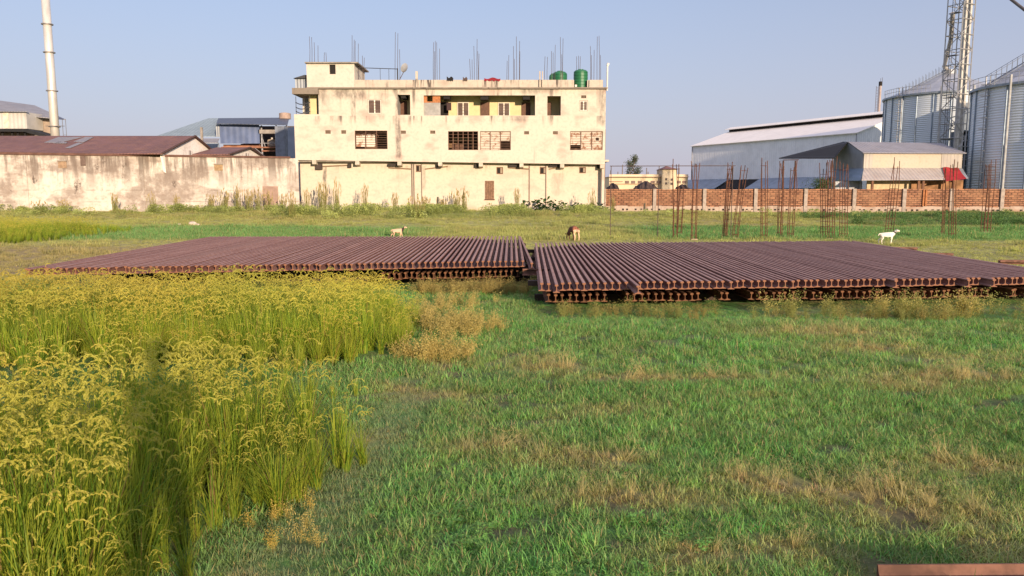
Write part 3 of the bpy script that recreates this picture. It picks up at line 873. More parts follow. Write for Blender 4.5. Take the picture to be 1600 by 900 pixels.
zf2 = lambda py: hz(py, CD)
window(715, 733, 160, 181.5, CD - .06, X2, zf2, bars=5); window(778.5, 796.5, 160.5, 181.5, CD - .06, X2, zf2, bars=5)
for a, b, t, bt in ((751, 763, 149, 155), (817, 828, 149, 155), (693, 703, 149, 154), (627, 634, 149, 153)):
    m = MB(); m.box(x(a), x(b), HD + .28, CD - .02, hz(bt), Zled - .02); house.part('ceiling_beam', m, M_DARK)  # beams coloured near black to carry the shadows under the ceiling
# ventilators
for a, b, t, bt in vents + [(907.5, 915.5, 149, 153.5)]:
    m = MB(); m.box(x(a), x(b), HD + .12, HD + .14, hz(bt), hz(t)); v = house.part('ventilator', m, plain('dusty_brown', (.15, .10, .07), .9))
    m = MB(); n = 4
    for i in range(n): m.box(x(a), x(b), HD + .04, HD + .1, hz(bt) + (hz(t) - hz(bt)) * (i + .35) / n, hz(bt) + (hz(t) - hz(bt)) * (i + .6) / n)
    house.part('louvre', m, plain('cement_louvre', (.35, .26, .19), .9), v)
# middle floor: barred openings onto brown rooms
for a, b, t, bt in mid:
    m = MB()
    x0, x1, z0, z1 = max(x(a) - .8, xL + .3), min(x(b) + .8, xR - .26), Z1 + .17, hz(187) - .02
    m.quad((x0, HD + 4, z0), (x1, HD + 4, z0), (x1, HD + 4, z1), (x0, HD + 4, z1))
    m.quad((x0, HD + .27, z0), (x0, HD + 4, z0), (x0, HD + 4, z1), (x0, HD + .27, z1)); m.quad((x1, HD + .27, z0), (x1, HD + 4, z0), (x1, HD + 4, z1), (x1, HD + .27, z1))
    house.part('room_wall', m, M_ROOMS)
def barred(a, b, t, bt, panels, nb=8, nv=2, curls=False):
    x0, x1, z0, z1 = x(a), x(b), hz(bt), hz(t)
    w = MB(); e = .05
    w.box(x0, x1, HD + .04, HD + .14, z1 - e, z1); w.box(x0, x1, HD + .04, HD + .14, z0, z0 + e); w.box(x0, x0 + e, HD + .04, HD + .14, z0 + e, z1 - e); w.box(x1 - e, x1, HD + .04, HD + .14, z0 + e, z1 - e)
    f = house.part('window', w, M_GRILLE, label='wide barred window opening with a rusty frame')
    g = MB()
    for i in range(1, nb): zz = z0 + (z1 - z0) * i / nb; g.box(x0 + e, x1 - e, HD + .07, HD + .09, zz - .018, zz + .018)
    for i in range(1, nv + 1): xx = x0 + (x1 - x0) * i / (nv + 1); g.box(xx - .035, xx + .035, HD + .05, HD + .1, z0 + e, z1 - e)
    for i in range(0 if not curls else 4):
        cx, cz, rr = x0 + (x1 - x0) * (.1 + .17 * i), z0 + (z1 - z0) * .62, .38
        g.path([(cx + rr * math.cos(q), HD + .08, cz + rr * math.sin(q)) for q in np.linspace(.2, 3.0, 9)], .02, 4)
    house.part('grille', g, M_GRILLE, f)
    for (q0, q1, r0, r1) in panels:
        p = MB(); p.box(x0 + e + (x1 - x0 - 2 * e) * q0, x0 + e + (x1 - x0 - 2 * e) * q1, HD + .11, HD + .125, z0 + e + (z1 - z0 - 2 * e) * r0, z0 + e + (z1 - z0 - 2 * e) * r1)
        house.part('panel', p, M_PANEL, f)
    return f
barred(*mid[0], [(.02, .3, .1, .8), (.34, .62, .1, .8)], curls=True)
barred(*mid[1], [], 6, 5)
barred(*mid[2], [(0, .325, 0, 1), (.34, .66, 0, 1), (.68, 1, .5, 1)], 11)
barred(*mid[3], [(0, .33, .26, 1), (.34, .66, 0, 1), (.67, .8, 0, 1), (.8, .9, 0, .5), (.8, .9, .68, 1), (.9, 1, 0, 1)], 11)
m = MB()
m.box(x(703), x(727), HD + 2.4, HD + 2.5, Z1 + .17, hz(222)); house.part('room_door', m, M_DOOR)
m = MB(); m.box(x(733), x(746), HD + 2, HD + 2.1, Z1 + .17, hz(221)); house.part('room_door', m, M_DOOR)
m = MB(); m.box(x(701), x(742), HD + 3.6, HD + 3.9, hz(217), hz(210)); house.part('room_beam', m, M_IN); m = MB(); m.box(x(590), x(603), HD + 3.5, HD + 3.6, hz(214), hz(210)); house.part('room_beam', m, M_IN)
m = MB(); m.box(x(593), x(601), HD + 2, HD + 2.1, Z1 + .17, hz(214)); house.part('room_door', m, M_DOOR)
# brackets carrying the overhang
for px in (489, 556.5, 623, 687, 751, 815, 879, 942):
    m = MB(); xx = x(px); w_ = .19
    zb = Z1 + .18 - .42 * (xx - xL) / (xR - xL)
    m.slab([(xx - w_, HD + .03, zb - .003), (xx - w_, HD + .94, zb - .003), (xx - w_, HD + .94, zb - .5), (xx - w_, HD + .03, zb - .36)], (2 * w_, 0, 0))
    house.part('bracket', m, plain('cream_bracket', CREAM, .9))
# ground floor openings and pipes
GD = HD + .95
def XG(px): return hx(px, GD, 290)
zgf = lambda py: hz(py, GD)
for a, b, t, bt in ((776, 786, 261, 272), (843.5, 853.5, 261, 272), (905, 915, 261, 270.5), (650.5, 658.5, 258, 268.5)):
    w = MB(); w.box(XG(a), XG(b), GD - .03, GD - .003, zgf(bt), zgf(t)); f = house.part('window', w, plain('brown_frame', (.16, .085, .05), .8))
    p = MB(); p.box(XG(a) + .08, XG(a) + (XG(b) - XG(a)) * .55, GD - .04, GD - .032, zgf(bt) + .09, zgf(t) - .09); house.part('pane', p, M_DARK, f)
    p = MB(); p.box(XG(a) + (XG(b) - XG(a)) * .6, XG(b) - .08, GD - .04, GD - .032, zgf(bt) + .09, zgf(t) - .09); house.part('pane', p, plain('dusty_glass', (.32, .24, .17), .4), f)
m = MB(); m.box(XG(758), XG(772), GD - .06, GD - .003, zgf(311), zgf(282.5)); d = house.part('shutter', m, plain('weathered_brown_boards', (.26, .15, .09), .85, 0, .4, 6))
m = MB()
for i in range(1, 5): xx = XG(758) + (XG(772) - XG(758)) * i / 5; m.box(xx - .012, xx + .012, GD - .08, GD - .062, zgf(311) + .03, zgf(282.5) - .03)
m.box(XG(757.5), XG(773), GD - .14, GD - .004, zgf(312.5), zgf(311))
house.part('shutter_trim', m, M_DOOR, d)
for px, top, bot, r in ((644, 256, 322, .055), (647, 256, 322, .05), (659, 256, 320, .04), (827, 256, 322, .045), (853, 256, 321, .045), (939.5, 258, 325, .10)):
    m = MB(); m.tube((XG(px), GD - r - .01, zgf(bot)), (XG(px), GD - r - .01, zgf(top)), r, r, 8)
    house.part('drain_pipe', m, M_PIPE if r < .09 else M_WPIPE)
m = MB(); m.tube((xR + .12, HD + 1.5, .3), (xR + .12, HD + 1.5, hz(200)), .09, .09, 8); m.tube((xR + .2, HD + 2.4, .3), (xR + .2, HD + 2.4, hz(252)), .13, .13, 8)
house.part('side_pipe', m, M_PIPE)
m = MB(); m.box(xR + .01, xR + .5, HD + .9, HD + 3.6, hz(252), hz(249)); house.part('side_ledge', m, plain('cream_ledge', CREAM, .9))
m = MB(); m.box(XG(495), XG(505), GD - .35, GD - .01, zgf(265), zgf(256)); house.part('vent_box', m, plain('dark_vent_box', (.07, .05, .045), .8))
for (a, ya, b, yb) in ((506, 260, 548, 258), (608, 262, 644, 264), (665, 264, 700, 260), (795, 262, 826, 264), (858, 264, 890, 259)):
    m = MB(); m.tube((XG(a), GD - .08, zgf(ya)), (XG(b), GD - .08, zgf(yb)), .06, .06, 6); house.part('soil_pipe', m, plain('stained_pipe', (.28, .19, .12), .8))
for a, b, t, bt in ((545, 550, 256, 262), (607, 620, 256, 260), (795, 812, 257, 261), (858, 872, 257, 261), (932, 938, 257, 263), (683, 690, 258, 263), (742, 750, 257, 262)):
    m = MB(); m.box(XG(a), XG(b), GD - .3, GD - .02, zgf(bt), zgf(t)); house.part('pipe_joint', m, plain('dark_pipe_joint', (.05, .04, .035), .8))
# roof railing
m = MB()
m.tube((x(561), HD + .3, hz(105)), (x(622), HD + .3, hz(107)), .035, .035, 6)
m.tube((x(622), HD + .3, hz(106)), (x(622), HD + .3, zp), .06, .06, 6)
for px in (595, 608.5): m.tube((x(px), HD + .3, hz(106)), (x(px), HD + .3, zp - .4), .02, .02, 6)
house.part('roof_railing', m, plain('dark_steel', (.035, .03, .03), .6))
# starter bars standing out of the roof
bars = [(484, 57, 99), (487.5, 58, 99), (491.5, 66, 99), (497, 71, 99), (506.5, 82, 99), (509.5, 82, 99), (550, 55, 99), (553, 62, 99), (555, 64, 99), (559.5, 68, 105), (566.5, 87, 125), (568.5, 90, 125),
        (617, 50, 125), (621, 52, 125), (624.5, 77, 125), (677, 66, 125), (680, 64, 125), (683, 66, 125), (687, 76, 125), (678.5, 80, 125), (734.5, 92, 125), (738, 93, 125), (741, 72, 125), (745, 61, 125), (747, 80, 125), (748, 84, 125),
        (792, 95, 125), (794.5, 86, 125), (802.5, 72, 125), (804, 92, 125), (807.5, 57, 125), (811.5, 64, 125), (812, 80, 125), (851, 88, 125), (855, 89, 125), (861.5, 80, 125), (864, 82, 125), (867, 70, 125), (876, 58, 125), (878, 85, 125), (879, 60, 125),
        (901, 88, 110), (904, 87, 110), (906.5, 88, 110), (923, 72, 125), (924, 86, 125), (928, 78, 125), (933, 57, 125), (936.5, 56, 125), (938.5, 86, 125)]
for i, (px, top, bot) in enumerate(bars):
    back = HD + .55 if bot == 125 else (HD + .6 if bot in (99, 105) else HD + 3.2)
    if bot == 105: back = HD + 1.5
    m = MB()
    zb = zs + .12 if bot == 99 else Zled + .13
    q = Vector((hx(px, back, bot), back, zb)); tpt = P(px, top, back)
    a = q.lerp(tpt, .5) + Vector((U(-.02, .02), 0, 0))
    m.tube(q, a, .024, .022, 5); m.tube(a, tpt + Vector((U(-.05, .05), 0, 0)), .022, .02, 5)
    house.part('rebar', m, M_STEELBAR)
for px, t, bt in ((487, 96, 99.5), (553, 95.5, 99.5)):
    m = MB(); m.box(x(px) - .22, x(px) + .22, HD + .4, HD + .8, zs + .12, hz(t)); house.part('column_stub', m, M_SLAB)

# water tanks, dish, washing
def tank(px0, px1, top, bot, d, label, mat, group=None, name='water_tank'):
    cx, r = (hx(px0, d) + hx(px1, d)) / 2, (hx(px1, d) - hx(px0, d)) / 2
    zb, zt = bot, hz(top, d)
    H = zt - zb
    b = Built(name, (cx, d, zb), label, 'water tank', group)
    prof = [(0.01, 0), (r * .95, 0), (r, .05)]
    n = 5
    for i in range(n):
        z0, z1 = .06 + (H * .82 - .06) * i / n, .06 + (H * .82 - .06) * (i + 1) / n
        prof += [(r, z0), (r, z1 - .07), (r * .965, z1 - .05), (r * .965, z1 - .02)]
    prof += [(r, H * .82), (r * .97, H * .88), (r * .75, H * .95), (r * .4, H * .975), (r * .4, H * .975)]
    m = MB(); m.lathe((cx, d, zb), prof, 36); m.lathe((cx, d, zb), [(r * .4, H * .97), (.01, H * .97)], 36)
    b.part('tank_body', m, mat, smooth=False)
    m = MB(); m.lathe((cx, d, zb), [(r * .38, H * .972), (r * .38, H * 1.0), (.01, H * 1.01)], 24); b.part('lid', m, mat)
    return b
M_TANK = plain('green_plastic', (0.018, 0.13, 0.052), 0.42, 0, 0.15, 1.5, 0.4)
zr = Zled + .13
t1 = tank(895.5, 917.5, 108.5, zr, HD + 1.0, 'green plastic water tank standing at the roof edge in a gap of the parapet', M_TANK)
m = MB(); m.box(x(899) - .1, x(899) + .1, HD - .15, HD - .05, zr + .05, zr + .25); t1.part('outlet', m, M_WPIPE)
tank(863, 885.5, 111, zr, HD + 4.5, 'wider green water tank half hidden behind the parapet', M_TANK)
tank(857.5, 868, 115, zr, HD + 7.5, 'small green water tank farthest back, behind the wider tank', M_TANK)
b = Built('satellite_dish', (x(624), HD + .3, zp), 'small grey satellite dish on an arm above the parapet', 'satellite dish')
m = MB(); m.tube((x(624), HD + .3, zp - .02), (x(632), HD + .3, hz(111)), .035, .03, 6); b.part('arm', m, M_STEELBAR)
m = MB()
c0 = P(633, 106.5, HD + .3); nrm = Vector((-.75, .55, .4)).normalized(); uu = nrm.cross(Vector((0, 0, 1))).normalized(); vv = nrm.cross(uu)
ring = []
for rr, off in ((.02, 0), (.2, .02), (.36, .07), (.45, .12)):
    ring.append([c0 + (uu * math.cos(q) + vv * math.sin(q)) * rr + nrm * off for q in np.linspace(0, 2 * math.pi, 17)[:-1]])
for k_ in range(3):
    for i in range(16):
        m.quad(ring[k_][i], ring[k_][(i + 1) % 16], ring[k_ + 1][(i + 1) % 16], ring[k_ + 1][i])
b.part('dish', m, plain('grey_dish', (.35, .35, .37), .5))
def cloth(px0, px1, top, bot, col, label):
    m = MB(); n = 10
    pts = []
    for i in range(n + 1):
        t = i / n
        xx = x(px0) + (x(px1) - x(px0)) * t
        zt = hz(top) + .12 * math.sin(t * 9 + px0) * .6
        pts.append((xx, zt))
    f = [(a, HD - .16 - .03 * math.sin(i * 1.7), zp - .1 - .06 * math.sin(i * 2.3)) for i, (a, _) in enumerate(pts)]
    g = [(a, HD - .14, max(zt, zp + .06)) for a, zt in pts]
    h = [(a, HD + .14, max(zt - .05, zp + .04)) for a, zt in pts]
    for i in range(n):
        m.quad(f[i], f[i + 1], g[i + 1], g[i]); m.quad(g[i], g[i + 1], h[i + 1], h[i])
    tag(m.build('laundry', plain('cloth_' + str(px0), col, .95), smooth=True), label, 'laundry', 'washing hung over the parapet')
cloth(699, 709, 121, 125, (.02, .018, .02), 'black cloth draped over the parapet')
cloth(724, 731, 121.5, 125, (.09, .06, .05), 'small dark brown cloth on the parapet edge')
cloth(757, 782, 122.5, 125, (.22, .02, .03), 'long red cloth hung over the parapet')

# ------------------------------------------------------------------ long stained boundary wall and sheds at the left
WA, WB = P(-70, 300, 67.2), P(467.5, 300, 74.4)
def wl(px):
    """x, y on the front face of the wall at photo column px"""
    u = (px - 800) / FPX
    A, B = Vector((WA.x, WA.y)), Vector((WB.x, WB.y))
    c = u * 1.0
    # intersection of ray x = u' y with the wall line; u' includes the pitch term at the wall's height
    uu = P(px, 285, 10).x / 10
    t = (uu * A.y - A.x) / ((B.x - A.x) - uu * (B.y - A.y))
    return A.x + (B.x - A.x) * t, A.y + (B.y - A.y) * t
wn_ = Vector((WB.y - WA.y, -(WB.x - WA.x), 0)).normalized()          # towards the camera
k = NT('blackened_wall_plaster')
z = k.xyz()[2]
base = k.mix(k.rng(k.noise(.5, 6, (1, 1, 1.2)), .4, .7), (0.60, 0.535, 0.465), (0.46, 0.39, 0.335))
base = k.mix(k.rng(k.noise(3.5, 8, rough=.7), .45, .72, 0, .65), base, (0.36, 0.27, 0.21))
st = k.rng(k.noise(1.5, 6, (1, 1, .10), .65), .42, .6)
top = k.rng(z, 2.2, 5.4, .12, 1)
base = k.mix(k.math('MULTIPLY', k.math('MULTIPLY', st, top), .8), base, (0.10, 0.075, 0.06))
big = k.rng(k.noise(.16, 5, (1, 1, 2.2), .6), .46, .54)
base = k.mix(k.math('MULTIPLY', big, k.math('MULTIPLY', k.rng(k.noise(1.6, 7, rough=.7), .3, .55), .62)), base, (0.17, 0.125, 0.10))
blk = k.math('MULTIPLY', k.rng(k.noise(.9, 6, (1, 1, .5), .65), .6, .68), k.rng(k.noise(5, 5), .35, .55))
base = k.mix(k.math('MULTIPLY', blk, .8), base, (0.07, 0.05, 0.04))
for zz in (1.55, 2.6):
    ln = k.math('MULTIPLY', k.rng(z, zz - .06, zz, 0, 1), k.rng(z, zz, zz + .06, 1, 0))
    base = k.mix(k.math('MULTIPLY', ln, k.rng(k.noise(.8, 4), .45, .6, 0, .6)), base, (0.14, 0.1, 0.075))
k.bump(k.noise(8, 8, rough=.7), .4, .04)
M_WALL = k.fin(base, .95)
wt = hz(242, 68)
lw = Built('boundary_wall', ((WA.x + WB.x) / 2, (WA.y + WB.y) / 2, .3), 'long tall boundary wall of blackened stained plaster left of the house', 'wall')
m = MB()
a, b_ = Vector((WA.x, WA.y, -.3)), Vector((WB.x, WB.y, -.3))
za, zb2 = P(-70, 240.5, WA.y).z, P(463, 247.5, WB.y).z
m.add([a, b_, (b_.x, b_.y, zb2), (a.x, a.y, za)] + [v - Vector((wn_.x, wn_.y, 0)) * .35 for v in (a, b_, Vector((b_.x, b_.y, zb2)), Vector((a.x, a.y, za)))], [(0, 1, 2, 3), (5, 4, 7, 6), (3, 2, 6, 7), (0, 3, 7, 4), (1, 5, 6, 2)])
lw.part('wall', m, M_WALL)
def wz(px): 
    t = (wl(px)[0] - WA.x) / (WB.x - WA.x)
    return za + (zb2 - za) * t
m = MB()
f0, f1 = wl(-60), wl(455)
pts = [(f0[0], f0[1], wz(-60) + .004), (f1[0], f1[1], wz(455) + .004), (f1[0], f1[1], wz(455) + .16), (f0[0], f0[1], wz(-60) + .22)]
m.slab([Vector(p) + wn_ * .14 for p in pts], -wn_ * .6)
lw.part('coping', m, plain('rusty_brown_coping', (.15, .075, .055), .8, 0, .35, 1.5))
for (p0, p1, t, bt, col, nm) in ((93, 106, 252, 262.5, (.33, .22, .14), 'vent'), (336, 349, 257, 266.5, (.36, .24, .13), 'vent'), (128, 136, 243, 259, (.16, .11, .09), 'vent')):
    (xa, ya), (xb, yb) = wl(p0), wl(p1)
    m = MB(); zt, zb_ = hz(t, ya), hz(bt, ya)
    m.slab([Vector(p) + wn_ * .05 for p in ((xa, ya, zb_), (xb, yb, zb_), (xb, yb, zt), (xa, ya, zt))], -wn_ * .045)
    v = lw.part(nm, m, plain('vent_boards', col, .9, 0, .3, 5))
    m = MB(); m.slab([Vector(p) + wn_ * .12 for p in ((xa - .05, ya, zt), (xb + .05, yb, zt), (xb + .05, yb, zt + .08), (xa - .05, ya, zt + .08))], -wn_ * .115); lw.part('lintel', m, M_SLAB, v)
(xa, ya), (xb, yb) = wl(410), wl(434)
m = MB(); m.slab([Vector(p) + wn_ * .03 for p in ((xa, ya, .3), (xb, yb, .3), (xb, yb, hz(291, ya)), (xa, ya, hz(291, ya)))], -wn_ * .026)
lw.part('bricked_up_doorway', m, plain('pinkish_render', (.34, .23, .18), .95, 0, .2))
m = MB()
for px in (40, 222, 303, 384):
    xa, ya = wl(px)
    m.slab([Vector(p) + wn_ * .06 for p in ((xa - .18, ya, 0), (xa + .18, ya, 0), (xa + .18, ya, wz(px) - .02), (xa - .18, ya, wz(px) - .02))], -wn_ * .055)
lw.part('pilaster', m, M_WALL)

RUSTROOF = sheet('rusty_red_roof_sheet', (0.20, 0.095, 0.08), 'x', 0.3, 0.75, 0, (0.27, 0.13, 0.075), .45, .25)
M_GABLE = plaster('streaky_white_gable', (.90, .83, .76), (.12, .09, .085), [(6.5, 4)], .9, (.4, .3, .26), .4, 2.0)
def gable_shed(name, label, xl, xr, ye, yr, yb, ze, zr_, roofm, gm, group=None, wallz=0.0):
    b = Built(name, ((xl + xr) / 2, yr, gz((xl + xr) / 2, yr)), label, 'shed', group)
    m = MB(); th = .08
    m.slab([(xl, ye - .3, ze - .08), (xr + .25, ye - .3, ze - .08), (xr + .25, yr, zr_), (xl, yr, zr_)], (0, 0, th))
    m.slab([(xl, yr + .001, zr_), (xr + .25, yr + .001, zr_), (xr + .25, yb + .3, ze - .08), (xl, yb + .3, ze - .08)], (0, 0, th))
    b.part('roof', m, roofm)
    m = MB(); m.slab([(xr, ye + .3, ze - .3), (xr, ye + 2.5, wallz), (xr, yb, wallz), (xr, yb, ze), (xr, yr, zr_ - .03), (xr, ye + .3, ze)], (-.2, 0, 0))
    b.part('gable_wall', m, gm)
    m = MB(); m.box(xl, xr - .21, ye + 2.5, ye + 2.7, wallz, ze + .3); m.box(xl, xr - .21, yb - .2, yb, wallz, ze - .05); b.part('wall', m, gm)
    m = MB()
    for ya, za_, yb_, zb_ in ((ye - .3, ze - .08, yr, zr_), (yb + .3, ze - .08, yr, zr_)):
        m.tube((xr + .2, ya, za_ + .05), (xr + .2, yb_, zb_ + .06), .11, .11, 6)
    b.part('barge_board', m, plain('dark_barge_board', (.10, .055, .045), .8))
    return b
ze1, zr1 = P(255, 240, 70.6).z, P(302, 213.5, 78).z
xr1 = P(302, 213, 78).x
s1 = gable_shed('rusty_roof_shed', 'long low shed with a rusty red roof behind the left boundary wall', -75, xr1, 70.6, 78, 85.4, ze1, zr1, RUSTROOF, M_GABLE)
def on_roof(px, py):
    # the front slope of the first shed: find the depth where the sight line meets it
    lo, hi = 70.6, 78.0
    for _ in range(40):
        d = (lo + hi) / 2
        zz = ze1 - .08 + (zr1 - ze1 + .08) * (d - 70.3) / 7.7
        if P(px, py, d).z > zz: lo = d
        else: hi = d
    return P(px, py, lo)
M_GREYROOF = sheet('grey_replacement_sheet', (.25, .23, .235), 'x', .3, .6)
for quad_ in (((70, 224.5), (93, 225), (130, 216), (92, 216)), ((116, 223), (132, 224), (147, 216), (134, 216)), ((103, 233), (110, 233.5), (131, 225), (122, 225)), ((84, 225.5), (104, 226), (106, 224), (92, 223.5))):
    m = MB(); m.slab([on_roof(*q) + Vector((0, -.06, .10)) for q in quad_], (0, .01, .03)); s1.part('replacement_sheet', m, M_GREYROOF)
ze2, zr2 = P(365, 241, 77).z, P(388, 231.5, 83).z
gable_shed('rusty_roof_shed', 'smaller shed with a brown gable roof below the blue factory', P(338, 235, 83).x, P(388, 231.5, 83).x, 77, 83, 89, ze2, zr2, RUSTROOF, M_GABLE)

# chimney
ch_d = 96
q0, q1 = P(86.5, 214, ch_d), P(71.5, -30, ch_d)
cb = Built('factory_chimney', (q0.x, ch_d, 0), 'tall slim silvery steel chimney with ring flanges behind the rusty roofs', 'chimney')
k = NT('pale_steel_chimney')
M_CHIM = k.fin(k.mix(k.rng(k.noise(1.2, 5, (1, 1, .3)), .35, .7), (.66, .62, .55), (.5, .46, .41)), .5, .35, .5)
m = MB(); zt = P(70, -70, ch_d).z
m.tube((q0.x, ch_d, 0), (q0.x, ch_d, zt), .51, .46, 28); cb.part('shaft', m, M_CHIM, smooth=True)
for py in (-40, 38, 82, 142, 198):
    zz = P(75, py, ch_d).z; m = MB(); m.tube((q0.x, ch_d, zz - .05), (q0.x, ch_d, zz + .05), .66, .66, 28); cb.part('flange', m, plain('grey_flange', (.28, .26, .25), .6, .3))
m = MB()
lx = q0.x + .95
for s_ in (-.2, .2): m.tube((lx + .3 + s_, ch_d - .1, 3), (lx + .3 + s_, ch_d - .1, P(95, 186, ch_d).z), .03, .03, 6)
for i in range(12): zz = 5 + i * .4; m.tube((lx + .1, ch_d - .1, zz), (lx + .5, ch_d - .1, zz), .02, .02, 5)
zz = P(90, 198, ch_d).z
m.box(q0.x - .7, lx + .6, ch_d - .7, ch_d - .56, zz, zz + .06)
cb.part('ladder', m, plain('dark_ladder', (.14, .13, .13), .6))

# grey factory at the far left
fb = Built('grey_factory', (P(20, 200, 100).x, 100, 0), 'grey sheet roofed factory shed at the far left behind the rusty roof', 'factory')
M_GROOF = sheet('weathered_grey_roof', (.29, .28, .285), 'x', .35, .6, .1, (.3, .22, .17), .25, .2)
m = MB()
r_a, r_b = P(-60, 150, 112), P(54, 165.5, 112)
e_a, e_b = P(-60, 172, 101), P(102, 187.5, 101)
m.slab([e_a, e_b, r_b, r_a], (0, .02, .1)); m.slab([r_a + Vector((0, .03, 0)), r_b + Vector((0, .03, 0)), Vector((r_b.x - 3, 121, e_b.z)), Vector((e_a.x, 121, e_a.z))], (0, .02, .1))
fb.part('roof', m, M_GROOF)
m = MB(); y0 = 102.5; m.box(P(-60, 200, y0).x, P(90, 200, y0).x, y0, y0 + .3, 0, hz(187, y0)); m.slab([(P(89, 200, y0).x, y0 + .31, 0), (r_b.x - .5, 112, 0), (r_b.x - .5, 112, r_b.z - .1), (P(89, 200, y0).x, y0 + .31, hz(187, y0))], (-.2, 0, 0)); fb.part('wall', m, plain('buff_sheet_wall', (.40, .31, .24), .8, 0, .3, .7))
m = MB(); m.box(P(52, 195, y0).x, P(64, 195, y0).x, y0 - .06, y0 - .005, hz(212, y0), hz(191, y0)); fb.part('wall_panel', m, plain('grey_panel', (.2, .17, .15), .8))
m = MB(); y0 = 99.0; m.box(P(-60, 200, y0).x, P(42.5, 200, y0).x, y0, y0 + 3.4, hz(201, y0), hz(175, y0)); an = fb.part('annex', m, sheet('pale_cladding', (.55, .52, .47), 'x', .5, .6, 0))
m = MB(); m.box(P(7, 200, y0).x, P(15, 200, y0).x, y0 - .06, y0 - .004, hz(200, y0), hz(175, y0)); fb.part('annex_strip', m, plain('cream_strip', (.72, .62, .48), .8), an)
m = MB(); m.slab([P(-60, 174.8, y0 - .5), P(43.5, 174.5, y0 - .5), P(43.5, 173.6, y0 + 3.4), P(-60, 173.2, y0 + 3.4)], (0, 0, .06)); fb.part('annex_roof', m, M_GROOF, an)
m = MB(); m.slab([P(-60, 201.5, 97), P(40, 201.5, 97), P(88, 215, 97), P(80, 217.5, 97), P(38, 206, 97), P(-60, 205, 97)], (0, 3, .02)); fb.part('canopy', m, plain('black_canopy', (.02, .02, .022), .7))
m = MB(); m.box(P(-60, 210, 98).x, P(36, 210, 98).x, 98.5, 98.8, 0, hz(213, 98.5)); fb.part('low_wall', m, plain('ochre_wall', (.42, .24, .11), .9, 0, .4, .8))
for px in (3, 18, 27, 38): 
    m = MB(); m.box(P(px, 210, 97.5).x - .12, P(px, 210, 97.5).x + .12, 97.6, 97.8, 0, hz(205, 97.6)); fb.part('post', m, M_DARK)

# blue factory
BD = 104
bf = Built('blue_factory', (P(390, 220, BD).x, BD + 5, 0), 'open sided factory with blue cladding and a dark roof next to the house', 'factory')
def q(px, py, d=BD): return P(px, py, d)
m = MB(); m.slab([q(245, 213, BD + 1), q(345, 213.5, BD + 1), q(345, 185.5, BD + 10), q(326, 185.5, BD + 10)], (0, .02, .08))
bf.part('roof', m, sheet('teal_roof_sheet', (.235, .29, .31), 'x', .5, .6, .0, None, 0, .15), label='teal sloping roof sheet')
m = MB(); m.slab([q(338, 193.5, BD - 1.5), q(449, 196, BD - 1.5), q(452, 184.5, BD + 8), q(341, 185.5, BD + 8)], (0, .02, .08))
bf.part('roof', m, sheet('dark_slate_roof_sheet', (.075, .085, .11), 'x', .5, .5, .1, None, 0, .2), label='dark blue grey roof sheet')
m = MB(); m.box(q(345, 200).x, q(406.5, 200).x, BD - .4, BD - .3, hz(224.5, BD), hz(194.5, BD)); bf.part('cladding', m, sheet('blue_cladding', (.125, .165, .29), 'x', .8, .55, 0, None, 0, .25))
m = MB(); m.box(q(339, 200).x, q(344.5, 200).x, BD - .4, BD - .3, hz(214, BD), hz(195, BD)); bf.part('cladding', m, M_GSHEET)
m = MB(); m.slab([q(312, 217, BD - 3), q(343, 217, BD - 3), q(340, 223.5, BD - 5), q(308, 223.5, BD - 5)], (0, .02, .06)); bf.part('canopy', m, M_GROOF)
m = MB(); m.box(q(318, 230).x, q(344, 230).x, BD - .5, BD - .3, 0, hz(223, BD)); bf.part('wall', m, plain('blue_grey_wall', (.25, .29, .35), .8))
m = MB(); m.box(q(314, 200, BD - 5.2).x - .12, q(316, 200, BD - 5.2).x, BD - 5.2, BD - 5, 0, hz(199, BD - 5)); bf.part('post', m, M_SLAB)
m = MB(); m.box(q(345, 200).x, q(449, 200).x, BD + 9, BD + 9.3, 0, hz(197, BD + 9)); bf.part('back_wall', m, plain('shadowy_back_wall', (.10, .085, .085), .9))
m = MB(); m.box(q(345, 200).x, q(449, 200).x, BD - .3, BD + 8.9, hz(231.5, BD), hz(229.5, BD)); m.box(q(409, 200).x, q(449, 200).x, BD - .35, BD - .2, hz(237, BD), hz(235, BD)); bf.part('floor_beam', m, plain('rusty_beam', (.27, .12, .07), .8))
m = MB(); m.box(q(405, 200).x, q(449, 200).x, BD - .4, BD + 1, hz(209, BD), hz(203, BD)); bf.part('awning', m, plain('grey_awning', (.34, .30, .27), .8))
m = MB(); m.box(q(345, 200).x, q(406, 200).x, BD + .6, BD + .8, hz(231, BD), hz(225.5, BD)); bf.part('lower_band', m, plain('orange_brown_band', (.40, .19, .12), .85, 0, .5, 1.2))
for px in (409, 432, 448.5):
    m = MB(); m.box(q(px, 200).x - .08, q(px, 200).x + .08, BD - .2, BD, 0, hz(196, BD)); bf.part('column', m, plain('pale_column', (.36, .35, .36), .7))
m = MB()
for (a, ya, b, yb) in ((407, 231, 449, 229), (407, 224, 449, 223), (409, 213, 415, 231), (398, 231, 415, 245)): m.tube(q(a, ya, BD - .25), q(b, yb, BD - .25), .05, .05, 6)
bf.part('brace', m, plain('pale_brace', (.30, .29, .3), .7))
m = MB(); m.slab([q(449.5, 199.5, BD - 6), q(462.5, 198, BD - 6), q(464.5, 247, BD - 6), q(450.5, 246.5, BD - 6)], (0, .15, 0)); bf.part('cladding', m, sheet('grey_blue_cladding', (.26, .30, .37), 'x', .5, .6))
m = MB(); m.box(q(450, 200).x, q(464, 200).x, BD - 5.8, BD + 8, 0, hz(200, BD - 3)); bf.part('side_wall', m, plain('grey_side_wall', (.2, .22, .26), .8))
